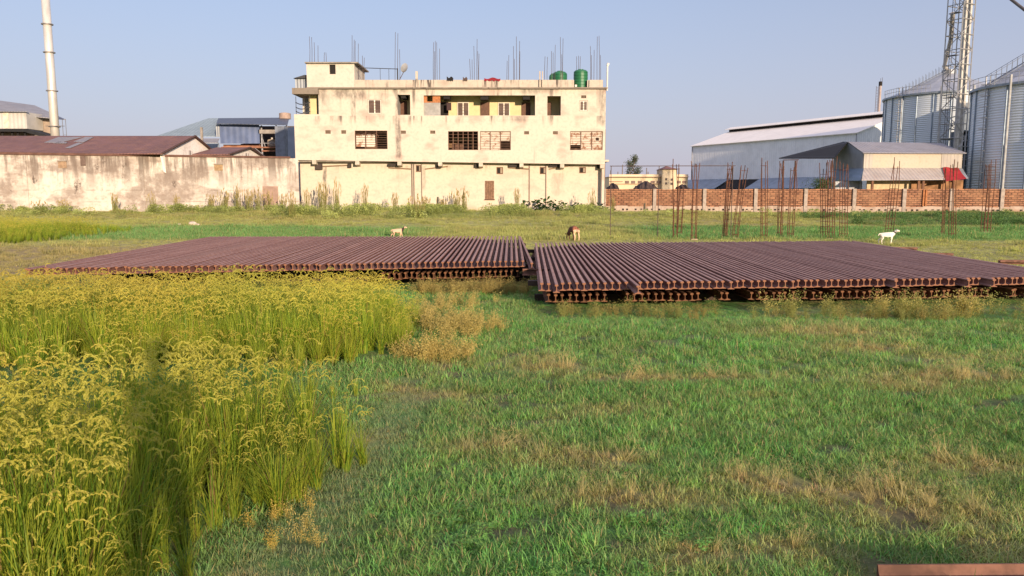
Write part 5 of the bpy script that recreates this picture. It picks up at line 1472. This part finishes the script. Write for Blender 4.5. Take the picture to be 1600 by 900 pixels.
def leaf_mat(name, c0_, c1_):
    def f(k): return k.mix(attr(k, 'tone')['Fac'], c0_, c1_)
    return leafmat(name, f, .7, .3)
def tree(name, loc, h, r, trunk_h, label, mat, nleaf, ll, bare=.3, seed=1):
    rr = np.random.default_rng(seed)
    root = thing(name, loc, label, 'tree' if h > 4 else 'shrub')
    m = MB(); m.tube((0, 0, -.2), (0, 0, trunk_h), h * .022, h * .017, 8); tips = []
    m.tube((0, 0, trunk_h), (0, 0, h * .8), h * .017, h * .004, 6)
    for i in range(16):
        z = trunk_h + (h * .95 - trunk_h) * (i / 16) ** .9; a = rr.uniform(0, 6.28); L = r * rr.uniform(.45, 1.0) * (1 - .55 * abs(i / 16 - .45))
        t = Vector((math.cos(a) * L, math.sin(a) * L, z + L * rr.uniform(.5, 1.0))); m.tube((0, 0, z * .92), t, h * .009, h * .003, 5); tips += [t, t * .75 + Vector((0, 0, z * .25)), Vector((t.x * .5, t.y * .5, (z + t.z) / 2))]
    tips.append(Vector((0, 0, h)))
    m.build('trunk', plain(name + '_bark', (.14, .10, .08), .95), root)
    b = Blades()
    for i in range(nleaf):
        t = tips[rr.integers(len(tips))]
        c = t + Vector(rr.normal(0, 1, 3)) * r * .17
        if c.z > h * 1.05 or c.z < trunk_h * .9: continue
        b.leaf(c, rr.normal(0, 1, 3), Vector(rr.normal(0, 1, 3)).normalized(), ll * rr.uniform(.6, 1.3), ll * rr.uniform(.3, .6), float(rr.uniform(0, 1)))
    o = b.obj('crown', mat); COL.objects.link(o); o.parent = root
    return root
tree('eucalyptus_tree', (P(990, 280, 270).x, 270, 0), hz(245, 270), 2.7, 3.5, 'lone tall grey green tree rising behind the far yellow building', leaf_mat('hazy_tree_leaves', (.085, .10, .075), (.14, .155, .115)), 1900, .62, seed=4)
tree('roadside_shrub', (P(1284, 290, 84).x, 84, .4), hz(280.5, 84) - .4, 1.7, .5, 'dark green feathery shrub behind the brick wall below the canopy', leaf_mat('shrub_leaves', (.035, .07, .02), (.08, .13, .035)), 2200, .16, seed=5)

# ------------------------------------------------------------------ rails
k = NT('rusted_rail_steel')
oi = k.n('ShaderNodeObjectInfo').outputs['Random']
c = k.mix(k.rng(k.noise(7, 6, rough=.7), .35, .68), (.25, .115, .085), (.16, .07, .052))
c = k.mix(k.rng(k.noise(1.3, 4, (1, .3, 1)), .5, .75, 0, .7), c, (.31, .17, .125))
c = k.mix(k.math('MULTIPLY', oi, .6), c, k.mix(1.0, c, (.55, .52, .56), 'MULTIPLY'))
c = k.mix(k.rng(oi, .86, .9, 0, .5), c, (.28, .16, .13))
ob = k.xyz(True)
c = k.mix(k.math('MULTIPLY', k.rng(ob[2], .166, .170), k.math('MULTIPLY', k.rng(k.noise(2.5, 5), .3, .6, .5, 1), k.rng(oi, 0, 1, 1, .55))), c, (.42, .25, .20))          # lighter top of the rail head
c = k.mix(k.rng(ob[1], .02, .0), c, (.23, .10, .055))                      # front end rust painted warmer, with the sunlit orange in its colour
nrm_ = k.n('ShaderNodeNewGeometry').outputs['Normal']; sx = k.n('ShaderNodeSeparateXYZ'); k.l(nrm_, sx.inputs[0])
k.bump(k.noise(40, 5), .2, .004)
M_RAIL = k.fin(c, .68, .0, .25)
RAILH, FOOT = .172, .140
half = [(0.0, 0.0), (.070, 0.0), (.070, .012), (.030, .024), (.0095, .040), (.008, .085), (.0095, .128), (.030, .136), (.036, .142), (.036, .160), (.030, .169), (.018, .172)]
prof = half + [(-a, b) for a, b in reversed(half[1:])]
rail_len = 12.6
def rail_mesh(L):
    m = MB(); n = len(prof)
    vs = []
    for yy in np.linspace(0, L, 6): vs += [(a, yy, b) for a, b in prof]
    fs = [tuple(range(n)), tuple(range(6 * n - 1, 5 * n - 1, -1))]
    for s_ in range(5): fs += [(s_ * n + i, (s_ + 1) * n + i, (s_ + 1) * n + (i + 1) % n, s_ * n + (i + 1) % n) for i in range(n)]
    return m.add(vs, fs)
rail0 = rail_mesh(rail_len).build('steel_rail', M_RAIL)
M_RAIL_ORANGE = plain('sun_warmed_rail_rust', (.19, .085, .042), .85, 0, .5, 6)  # lower rails' rust warmed with the sunlit orange of the rail ends
first_rail = [True]
M_RAIL_BROWN = plain('flaky_brown_rust', (.20, .095, .062), .8, 0, .55, 5)
brown_mesh = rail0.data.copy(); brown_mesh.materials[0] = M_RAIL_BROWN
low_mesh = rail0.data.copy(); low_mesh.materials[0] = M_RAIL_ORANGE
def rail(p0, p1, label, group, roll=0.0):
    o = rail0 if first_rail[0] else rail0.copy()
    if not first_rail[0]: COL.objects.link(o)
    first_rail[0] = False
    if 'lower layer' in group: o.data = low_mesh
    if group == 'loose rails': o.data = brown_mesh
    d = Vector(p1) - Vector(p0)
    o.location = p0
    o.rotation_euler = (math.atan2(d.z, d.xy.length), roll, -math.atan2(d.x, d.y))
    o.scale = (1, d.length / rail_len, 1)
    for key in ('label', 'category', 'group'):
        if key in o: del o[key]
    return tag(o, label, 'rail', group)
Zt, Zl = 0.345, 0.055          # foot heights of the upper and lower layer
rr = random.Random(5)
# right stack, upper layer
xf0, xb0 = P(846.5, 440, 16).x, P(837, 378, 29).x
pos = xf0
i = 0
edges = [0]
while pos < 13.1:
    fr = (pos - xf0) / (13.1 - xf0)
    yf = 16.0 + 1.25 * fr + rr.gauss(0, .035) + (rr.choice((-.28, -.2, .12)) if rr.random() < .07 else 0)
    if i == 13: yf = 15.55
    xb = xb0 + (pos - xf0) * 1.0 + rr.gauss(0, .006)
    lab = 'rusty steel rail in the upper layer of the right hand stack'
    grp = 'rails in the upper layer of the right stack'
    if i == 0: lab, grp = 'rail at the left edge of the right stack, beside the gap', 'rails in the upper layer of the right stack'
    if i == 13: lab = 'rail of the right stack whose front end juts out farthest from the row'
    rail((pos, yf, Zt + rr.gauss(0, .003)), (xb, yf + 12.6 + rr.gauss(0, .05), Zt + .02), lab, grp, rr.gauss(0, .012))
    pos += FOOT + .006 + abs(rr.gauss(0, .006)) + (0.0)
    i += 1
NR1 = i
pos = xf0 + .16; i = 0
while pos < 12.9:
    fr = (pos - xf0) / (13.1 - xf0)
    yf = 16.32 + 1.1 * fr + rr.gauss(0, .05)
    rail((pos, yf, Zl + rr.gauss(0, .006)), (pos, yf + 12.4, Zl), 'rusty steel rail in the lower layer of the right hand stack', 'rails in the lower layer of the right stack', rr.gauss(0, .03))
    pos += FOOT + .008 + abs(rr.gauss(0, .012)) + (rr.choice((.1, .22, .35)) if rr.random() < .09 else 0)
    i += 1
NR2 = i
# left stack, upper layer
fa, fb_ = P(42, 420, 18.3), P(817, 406.5, 20.4)
ba, bb = P(331, 369.3, 32.3), P(811, 369, 32.6)
Zt2 = .425
NL = 80
for i in range(NL):
    t = i / (NL - 1)
    px_, yf = fa.x + (fb_.x - fa.x) * t, fa.y + (fb_.y - fa.y) * t + rr.gauss(0, .04) + (rr.choice((-.2, .15)) if rr.random() < .06 else 0)
    xb, yb2 = ba.x + (bb.x - ba.x) * t, ba.y + (bb.y - ba.y) * t + rr.gauss(0, .05)
    rail((px_ + rr.gauss(0, .004), yf, Zt2 + rr.gauss(0, .003)), (xb, yb2, Zt2 - .035), 'rusty steel rail in the upper layer of the left hand stack', 'rails in the upper layer of the left stack', rr.gauss(0, .012))
pf, pb = P(831, 409, 20.0), P(813.5, 369.8, 32.4)
rail((pf.x, 20.0, Zt2 - .02), (pb.x - .02, 32.4, Zt2 - .04), 'single rail set apart in the gap at the right end of the left stack', 'rails in the upper layer of the left stack')
Zl2 = .12
x0_, x1_ = P(600, 430, 20.4).x, P(808, 430, 20.8).x
n_ = 25
for i in range(n_):
    px_ = x0_ + (x1_ - x0_) * i / (n_ - 1)
    yf = 20.15 + .5 * i / n_ + rr.gauss(0, .05)
    rail((px_, yf, Zl2 + rr.gauss(0, .005)), (px_, yf + 12, Zl2 - .02), 'rusty steel rail in the lower layer of the left hand stack', 'rails in the lower layer of the left stack', rr.gauss(0, .04))
# cross bearers between and under the layers
M_BEAR = plain('dark_bearer_wood', (.06, .038, .03), .9, 0, .4, 3)
def bearer(x0, x1, y, z0, z1, label, w=.2, slope=0.0):
    b = MB(); b.slab([(x0, y, z0), (x1, y + slope, z0), (x1, y + slope, z1), (x0, y, z1)], (0, w, 0))
    tag(b.build('bearer_beam', M_BEAR), label, 'timber', 'cross timbers under the rails')
words_ = ['nearest the front ends', 'second from the front', 'third from the front', 'nearest the back ends']
for j, yy in enumerate((17.6, 20.6, 24.2, 27.4)):
    bearer(xf0 - .25, 13.0, yy + .25, Zl + RAILH + .002, Zt - .002, 'timber between the two layers of the right stack, ' + words_[j], slope=.6)
    bearer(xf0 - .1, 13.0, yy, -.15, Zl - .003, 'timber under the lower layer of the right stack, ' + words_[j], slope=.6)
for j, yy in enumerate((21.6, 24.6, 27.6, 30.6)):
    bearer(-11.8, .55, yy - 1.0, Zl2 + RAILH + .003, Zt2 - .04, 'timber between the two layers of the left stack, ' + words_[j], slope=1.0)
    bearer(x0_ - 8, .5, yy, -.15, Zl2 - .022, 'timber under the lower layer of the left stack, ' + words_[j])
# odd rails: one crossing the gap, three loose behind, one in the foreground
rail((.28, 20.05, .24), (.98, 20.0, .24), 'short rail offcut laid across the gap between the stacks', 'loose rails')
def loose(pa, pb_, label):
    rail(pa, pb_, label, 'loose rails', R(78))
loose(Vector((P(1392, 389, 30).x, 30.2, .2)), Vector((P(1432, 389, 30).x, 30.0, .2)), 'short loose rail lying behind the right stack, near the white goat')
loose(Vector((P(1452, 398, 27).x, 27.3, .2)), Vector((P(1490, 398, 27).x, 27.1, .2)), 'short loose rail by the right stack, middle of three')
loose(Vector((P(1572, 411, 24).x, 24.4, .2)), Vector((P(1625, 411, 24).x, 24.2, .2)), 'short loose rail by the right stack, at the edge of the picture')
g0 = gnd(1372, 880, .0)
q0, q1 = P(1373, 880, 4.55), P(1640, 876, 4.62)
rail((q0.x - .06, 4.45, .075), (q0.x + 5.5, 4.53, .075), 'rusty rail lying on its side in the grass at the bottom right corner', 'loose rails', R(90))

# ------------------------------------------------------------------ column cages standing in the field
def cage(px, py, tpx, tpy, nb, label, w=.28, rings=7, lowdense=.5):
    d = gnd(px, py, 0).y if py > 366 else 46
    bx = gnd(px, py, 0).x if py > 366 else P(px, py, 46).x
    z0 = gz(bx, d) - .1
    top = P(tpx, tpy, d)
    root = thing('rebar_column', (bx, d, z0), label, 'rebar', 'reinforcement cages standing in the field')
    L = Vector((top.x - bx, 0, top.z - z0))
    offs = [(-w / 2, -w / 2), (w / 2, -w / 2), (w / 2, w / 2), (-w / 2, w / 2), (0, -w / 2), (0, w / 2)][:nb]
    for (a, b_) in offs:
        m = MB(); e = U(.9, 1.02); pts = [Vector((a, b_, 0))]
        for q_ in (.35, .7, 1.0): pts.append(Vector((a, b_, 0)) + L * q_ * e + Vector((U(-.05, .05) * q_ ** 2 * 2, U(-.04, .04) * q_, 0)))
        m.path(pts, .020, 5); m.build('bar', M_RUSTBAR, root)
    for i in range(rings):
        q_ = (i + .6) / rings * .93
        if q_ > lowdense and i % 2: continue
        c_ = L * q_; m = MB()
        cr = [c_ + Vector((a * w / 2 * 1.12, b_ * w / 2 * 1.12, 0)) for a, b_ in ((-1, -1), (1, -1), (1, 1), (-1, 1), (-1, -1))]
        m.path(cr, .009, 4); m.build('stirrup', M_RUSTBAR, root)
    m = MB(); m.box(-w * .75, w * .75, -w * .75, w * .75, -.1, .16); m.build('footing', plain('pale_footing', (.40, .30, .20), .95), root)
    return root
cage(1055, 373, 1056, 248, 4, 'upright rebar cage farthest left of the field cages', .2)
cage(1061, 367, 1066, 292, 4, 'short rebar cage just right of the leftmost tall one', .22)
cage(1084, 375, 1086.5, 243, 4, 'upright rebar cage in front of the warehouse corner', .22)
cage(1132, 372, 1141, 253, 6, 'dense rebar cage leaning to the right, with a crossbar at its top', .2, 16, .95)
cage(1148, 373, 1163, 251, 4, 'rebar cage leaning strongly right before the dark open bay', .24)
cage(1194, 375, 1193.5, 242, 4, 'tallest straight rebar cage, left of the black canopy', .24)
cage(1218, 370, 1222.5, 250, 5, 'rebar cage under the left tip of the black canopy', .2)
cage(1235, 372, 1241, 251, 4, 'rebar cage right of the one under the canopy tip', .24)
cage(1288, 372, 1288, 252, 4, 'left of two dense rebar cages before the shed corner', .26, 14, .9)
cage(1298, 373, 1301, 247, 4, 'right of two dense rebar cages before the shed corner', .26, 14, .9)
cage(1318, 372, 1319, 250, 4, 'rebar cage before the blue grey shed gable', .28)
cage(1389, 362, 1402, 248, 4, 'rebar cage leaning right behind the white goat', .32)
cage(1472, 368, 1476, 262, 3, 'thin rebar cage before the red tarpaulin', .14)
cage(1488, 372, 1490, 248, 4, 'rebar cage just right of the red tarpaulin', .24)
cage(1540, 359, 1548, 249, 6, 'dense rebar cage before the nearer silo', .36, 16, .95)
# thin frame of poles tied to the leaning cage
pf_ = Built('pole_frame', (P(1050, 370, 40).x, 40, gz(10, 40)), 'thin rusty pole frame spanning in front of the yellow building', 'frame')
m = MB(); m.tube(P(953, 259.5, 40), P(1149, 259, 40), .02, .02, 5); pf_.part('rail_pole', m, M_STEELBAR)
for px in (955, 1030, 1145.5): 
    m = MB(); p_ = P(px, 259.5, 40); m.tube((p_.x, 40, gz(p_.x, 40) - .05), p_, .022, .02, 5); pf_.part('post', m, M_STEELBAR)
def post(px, py, top, d, label, col=(.12, .10, .07)):
    p_ = P(px, py, d); z0 = gz(p_.x, d) - .1
    m = MB(); t_ = P(px + .6, top, d); m.tube((p_.x, d, z0), t_, .11, .09, 7); m.tube(t_, t_ + Vector((.0, 0, .03)), .10, .06, 7)
    tag(m.build('wooden_post', plain('old_post_wood', col, .95, 0, .4, 5)), label, 'post', 'old posts near the walls')
post(469, 330, 315, 70, 'short dark post where the stained wall meets the house')
post(683.5, 328, 308, 70, 'short leaning post before the house, right of its drain pipes')
post(1006.5, 330, 318, 72, 'short dark post before the brick wall, left of the field cages')

# ------------------------------------------------------------------ plants before the walls
def reed(seed, n, h, sp):
    random.seed(seed)
    b = Blades()
    for i in range(n):
        r_, a = sp * math.sqrt(U(0, 1)), U(0, 6.28)
        tip = b.blade((r_ * math.cos(a), r_ * math.sin(a), -.05), h * U(.55, 1.05), U(.014, .026), U(0, 6.28), U(.0, .2), U(.0, .5), U(0, 1), 4, .35)
        if U(0, 1) < .35:
            for j in range(5): b.leaf(tip + Vector((0, 0, U(-.25, .05))), (U(-1, 1), U(-1, 1), 0), Vector((U(-.3, .3), U(-.3, .3), 1)).normalized(), .18, .05, 1)
    return b
def reed_col(k):
    t = attr(k, 'tone')['Fac']
    zz = k.xyz(True)[2]
    return k.mix(k.rng(zz, .2, 1.6), k.mix(t, (.16, .19, .05), (.27, .25, .08)), k.mix(t, (.30, .23, .10), (.46, .34, .17)))
M_REED = leafmat('dry_reed_blades', reed_col, .7, .3)
reed_me = [reed(30 + i, 85, 1.0, .30).obj('reed_clump', M_REED).data for i in range(3)]
reeds = [(180, 326, 306, 1.0), (238, 326, 307, 1.2), (276, 325, 309, .9), (330, 330, 308, 1.1), (350, 333, 303, 1.6), (372, 330, 298, 1.3), (390, 330, 302, 1.3), (405, 330, 300, 1.3), (420, 332, 305, 1.5), (457, 345, 306, 1.3), (443, 331, 308, 1.2),
         (480, 328, 303, 1.0), (505, 328, 292, 1.6), (526, 331, 290, 1.2), (571, 328, 297, 1.0), (617, 330, 306, 1.0), (652, 337, 312, 2.2), (665, 334, 312, 1.6), (714, 333, 303, 1.8), (725, 331, 300, 1.2), (808, 324, 300, .9), (926, 330, 304, 1.2), (957, 328, 311, .9), (690, 330, 314, 1.4), (100, 328, 316, 1.5), (62, 327, 317, 1.8)]
place = ['before the left boundary wall', 'before the stained wall near the house', 'at the foot of the cream house', 'by the house corner and brick wall']
ordn = ['first', 'second', 'third', 'fourth', 'fifth', 'sixth', 'seventh', 'eighth', 'ninth', 'tenth', 'eleventh', 'twelfth', 'thirteenth']
reeds.sort()
cnt = {}
for i, (px, py, top, w_) in enumerate(reeds):
    d = 70.5 if px < 470 else 72.6
    if px < 300: d = 67.0
    if py > 336: d = 63
    p_ = P(px, py, d)
    zb = gz(p_.x, d)
    o = bpy.data.objects.new('reed_clump', reed_me[i % 3]); COL.objects.link(o)
    hgt = P(px, top, d).z - zb
    o.location = (p_.x, d, zb); o.scale = (w_ * .75, w_ * .75, hgt * .93); o.rotation_euler = (0, 0, U(0, 6))
    w = 0 if px < 300 else 1 if px < 466 else 2 if px < 900 else 3
    cnt[w] = cnt.get(w, 0) + 1
    tag(o, 'tall dry reed clump ' + place[w] + ', ' + ordn[cnt[w] - 1] + ' from the left there', 'reed', 'tall reed clumps along the walls')
def broad(seed):
    random.seed(seed); b = Blades()
    for i in range(70):
        a, r_ = U(0, 6.28), .75 * math.sqrt(U(0, 1)); c = Vector((r_ * math.cos(a), r_ * math.sin(a), U(.15, 1) * (1 - .35 * r_)))
        up = Vector((math.cos(a) * .8 + U(-.5, .5), math.sin(a) * .8 + U(-.5, .5), U(-.3, .5))).normalized()
        b.leaf(c, (U(-.4, .4), U(-.8, .1), 1), up, U(.22, .42), U(.18, .3), U(0, 1))
        b.leaf(Vector((c.x * .3, c.y * .3, 0)), (U(-1, 1), U(-1, 1), 0), (c - Vector((c.x * .3, c.y * .3, 0))).normalized(), c.length * .9, .02, 0)
    return b
M_BROAD = leaf_mat('broad_leaves', (.022, .055, .016), (.05, .105, .03))
broad_me = [broad(50 + i).obj('broadleaf_plant', M_BROAD).data for i in range(3)]
bl = [(803, 325, .8, 'leftmost of the dark broad leaved plants at the house foot'), (832, 329, 1.1, 'dark broad leaved plant second from the left at the house foot'), (848, 327, 1.2, 'tall dark broad leaved plant third from the left at the house foot'), (866, 328, 1.1, 'dark broad leaved plant in the middle of the row at the house foot'),
      (884, 328, 1.0, 'dark broad leaved plant right of the middle at the house foot'), (900, 329, .9, 'dark broad leaved plant third from the right at the house foot'), (917, 329, .8, 'dark broad leaved plant second from the right at the house foot'), (935, 331, 1.0, 'rightmost dark broad leaved plant, by the corner of the house')]
for i, (px, py, s_, lab) in enumerate(bl):
    p_ = P(px, py, 73.2); o = bpy.data.objects.new('broadleaf_plant', broad_me[i % 3]); COL.objects.link(o)
    o.location = (p_.x, 73.2, gz(p_.x, 73.2) - .05); o.scale = (s_ * 1.1, s_ * 1.1, s_ * 1.25); o.rotation_euler = (0, 0, i * 1.3)
    tag(o, lab, 'plant', 'broad leaved plants at the house foot')
def stone(p, r_, label, seed):
    rs = random.Random(seed); bm = bmesh.new(); bmesh.ops.create_icosphere(bm, subdivisions=2, radius=r_)
    for v in bm.verts: v.co = Vector((v.co.x * 1.2, v.co.y, v.co.z * .8)) * (1 + rs.uniform(-.22, .22))
    me_ = bpy.data.meshes.new('stone'); bm.to_mesh(me_); bm.free(); me_.materials.append(plain('pale_rubble', (.55, .44, .36), .95)); o = bpy.data.objects.new('rubble_stone', me_); COL.objects.link(o)
    o.location = p; tag(o, label, 'stone', 'pale rubble in the pasture')
for i, (px, py, r_, lab) in enumerate(((300, 344, .24, 'largest pale rubble stone in the pasture before the left wall'), (308, 346, .13, 'small pale stone touching the right side of the largest'), (280, 346, .12, 'pale stone left of the largest rubble stone'), (268, 348, .09, 'smallest pale stone, farthest left of the rubble'))):
    p_ = P(px, py, 54); stone((p_.x, 54, gz(p_.x, 54) + r_ * .45), r_, lab, i)

# ------------------------------------------------------------------ animals and the photographer
def skin_body(name, verts, edges, radii, mat, parent=None, root=0, sub=2):
    me = bpy.data.meshes.new(name); me.from_pydata([tuple(v) for v in verts], edges, [])
    o = bpy.data.objects.new(name, me); COL.objects.link(o)
    if parent: o.parent = parent
    sk = o.modifiers.new('skin', 'SKIN'); sk.use_smooth_shade = True
    for i, r_ in enumerate(radii):
        sv = me.skin_vertices[0].data[i]; sv.radius = r_ if isinstance(r_, tuple) else (r_, r_); sv.use_root = (i == root)
    sb_ = o.modifiers.new('smooth', 'SUBSURF'); sb_.levels = sub; sb_.render_levels = sub
    me.materials.append(mat)
    return o
class Sk:
    def __init__(s): s.v, s.e, s.r = [], [], []
    def add(s, p, r_, to=None):
        s.v.append(Vector(p)); s.r.append(r_)
        if to is not None: s.e.append((to, len(s.v) - 1))
        return len(s.v) - 1
    def chain(s, start, pts):
        c_ = start
        for p, r_ in pts: c_ = s.add(p, r_, c_)
        return c_
def goat(loc, rz, sc, label, coat, collar=None, cat='goat', name='goat', dark=None, step=.05):
    root = thing(name, loc, label, cat, None, rz); root.scale = (sc,) * 3
    k = Sk()
    pel = k.add((-.30, 0, .52), (.105, .12)); mid_ = k.add((-.05, 0, .49), (.135, .15), pel); ch = k.add((.20, 0, .50), (.125, .145), mid_)
    k.chain(ch, [((.30, 0, .56), (.085, .10)), ((.38, 0, .66), .065), ((.43, 0, .735), .062), ((.52, 0, .715), .05), ((.60, 0, .675), .034)])
    k.chain(pel, [((-.39, 0, .555), .03), ((-.45, 0, .50), .022), ((-.47, 0, .43), .016)])
    for sgn, st in ((1, step), (-1, -step)):
        k.chain(ch, [((.20, sgn * .085, .40), .06), ((.20 + st * .5, sgn * .09, .23), .034), ((.20 + st, sgn * .09, .06), .024), ((.22 + st, sgn * .09, .012), .03)])
        k.chain(pel, [((-.29, sgn * .09, .42), .075), ((-.25 - st * .3, sgn * .095, .33), .05), ((-.37 - st, sgn * .095, .21), .029), ((-.35 - st, sgn * .095, .06), .023), ((-.33 - st, sgn * .095, .012), .03)])
    kk = NT(name + '_coat'); px_ = kk.xyz(True)
    c_ = kk.mix(kk.rng(kk.noise(6, 4, obj=True), .4, .7, 0, .4), coat, tuple(v * .8 for v in coat))
    if dark: 
        f = kk.math('MULTIPLY', kk.rng(px_[0], dark[1], dark[1] + .02, 0, 1), kk.rng(px_[0], dark[2], dark[2] + .03, 1, 0)); f = kk.math('MULTIPLY', f, kk.rng(px_[2], dark[3], dark[3] + .04, 0, 1)); c_ = kk.mix(f, c_, dark[0])
    body = skin_body('body', k.v, k.e, k.r, kk.fin(c_, .9), root)
    for sgn in (1, -1):
        m = MB(); m.slab([(.43, sgn * .055, .765), (.45, sgn * .075, .75), (.455, sgn * .13, .66), (.43, sgn * .13, .64), (.41, sgn * .09, .70)], (-.012, sgn * .012, 0)); m.build('ear', plain(name + '_ear', tuple(v * .8 for v in coat), .9), root)
        m = MB(); m.tube((.425, sgn * .03, .78), (.385, sgn * .045, .85), .014, .006, 6); m.build('horn', plain('horn', (.12, .10, .08), .5), root)
        m = MB(); m.lathe((.515, sgn * .047, .735), [(.001, -.009), (.009, 0), (.001, .009)], 8); m.build('eye', M_DARK, root)
    if collar:
        m = MB(); a, b_ = Vector((.335, 0, .60)), Vector((.37, 0, .645)); m.tube(a, b_, .092, .086, 16); m.build('collar', plain('dark_collar', collar, .8), root)
    return root
p_ = gnd(1386, 381); goat((p_.x, p_.y, gz(p_.x, p_.y)), R(-8), .88, 'white goat with a dark collar standing side on before the rebar cages', (.78, .70, .58), (.03, .03, .04))
p_ = P(622, 371, 40.5); goat((p_.x, 40.5, gz(p_.x, 40.5)), R(6), .80, 'tan goat with a dark neck walking behind the left rails', (.62, .40, .26), None, dark=((.05, .03, .025), .235, .40, .40), step=.09)
# calf seen from behind, grazing
loc = P(896.5, 373, 38.5)
calf = thing('calf', (loc.x, 38.5, gz(loc.x, 38.5)), 'reddish brown calf grazing with its rump to the viewer', 'calf', None, R(108)); calf.scale = (.92,) * 3
k = Sk()
pel = k.add((-.36, 0, .66), (.15, .15)); md = k.add((-.02, 0, .63), (.175, .20), pel); ch = k.add((.32, 0, .63), (.16, .19), md)
k.chain(ch, [((.48, .02, .58), (.09, .12)), ((.62, .05, .42), .08), ((.70, .07, .28), .078), ((.76, .08, .14), .055), ((.79, .08, .06), .04)])
for sgn in (1, -1):
    k.chain(ch, [((.32, sgn * .11, .47), .075), ((.33, sgn * .115, .27), .042), ((.32, sgn * .115, .07), .03), ((.34, sgn * .115, .02), .038)])
    k.chain(pel, [((-.36, sgn * .115, .52), .10), ((-.31, sgn * .12, .40), .065), ((-.45, sgn * .12, .26), .036), ((-.43, sgn * .12, .07), .028), ((-.41, sgn * .12, .02), .036)])
kk = NT('calf_coat'); ps = kk.xyz(True)
c_ = kk.mix(kk.rng(ps[0], -.5, .1), (.36, .13, .06), (.12, .05, .035))
rump = kk.math('MULTIPLY', kk.rng(ps[0], -.40, -.34, 1, 0), kk.rng(ps[2], .72, .60, 0, 1)); rump = kk.math('MULTIPLY', rump, kk.rng(kk.noise(5, 3, obj=True), .3, .5, .5, 1))
c_ = kk.mix(rump, c_, (.66, .46, .28))
skin_body('body', k.v, k.e, k.r, kk.fin(c_, .85), calf)
m = MB(); m.path([(-.50, 0, .74), (-.56, 0, .68), (-.575, 0, .52), (-.57, 0, .36)], .018, 7); m.tube((-.57, 0, .37), (-.57, 0, .24), .03, .012, 7); m.build('tail', plain('dark_tail', (.06, .025, .02), .9), calf)
for sgn in (1, -1):
    m = MB(); m.slab([(.68, .07 + sgn * .06, .33), (.66, .07 + sgn * .17, .36), (.63, .07 + sgn * .20, .33), (.66, .07 + sgn * .14, .29)], (.012, 0, .012)); m.build('ear', plain('calf_ear', (.16, .07, .05), .9), calf)
    m = MB(); m.tube((.67, .07 + sgn * .05, .36), (.69, .07 + sgn * .075, .42), .016, .008, 6); m.build('horn', plain('calf_horn', (.2, .17, .13), .5), calf)

# the photographer, standing on the roadside bank; only the shadow falls into the picture
gzp = gz(0.0, -.42)
per = thing('person', (.02, -.42, gzp), 'person holding up a phone whose long shadow falls across the rice', 'person')
k = Sk(); Hh = 1.0
pel = k.add((0, 0, .92), (.13, .10)); ab = k.add((0, 0, 1.10), (.115, .09), pel); chs = k.add((0, 0, 1.30), (.14, .10), ab); nk = k.add((0, 0, 1.46), .062, chs)
k.chain(nk, [((0, .02, 1.53), .058), ((0, .02, 1.62), .095), ((0, .015, 1.71), .085)])
for sgn in (1, -1):
    k.chain(chs, [((sgn * .175, 0, 1.39), .06), ((sgn * .195, .12, 1.14), .045), ((sgn * .12, .27, 1.36), .036), ((sgn * .10, .33, 1.46), .030)])
    k.chain(pel, [((sgn * .105, 0, .84), .10), ((sgn * .12, .02, .49), .065), ((sgn * .13, -.01, .10), .042), ((sgn * .14, .10, .04), .04)])
kk = NT('clothing'); zz = kk.xyz(True)[2]
c_ = kk.mix(kk.rng(zz, .93, .95), (.05, .06, .09), (.25, .3, .4)); c_ = kk.mix(kk.rng(zz, 1.5, 1.51), c_, (.3, .17, .11))
skin_body('body', k.v, k.e, k.r, kk.fin(c_, .8), per)
m = MB(); m.lathe((0, .0, 1.66), [(.105, -.04), (.112, .02), (.10, .08), (.06, .12), (.01, .13)], 20); m.build('hair', M_DARK, per, smooth=True)
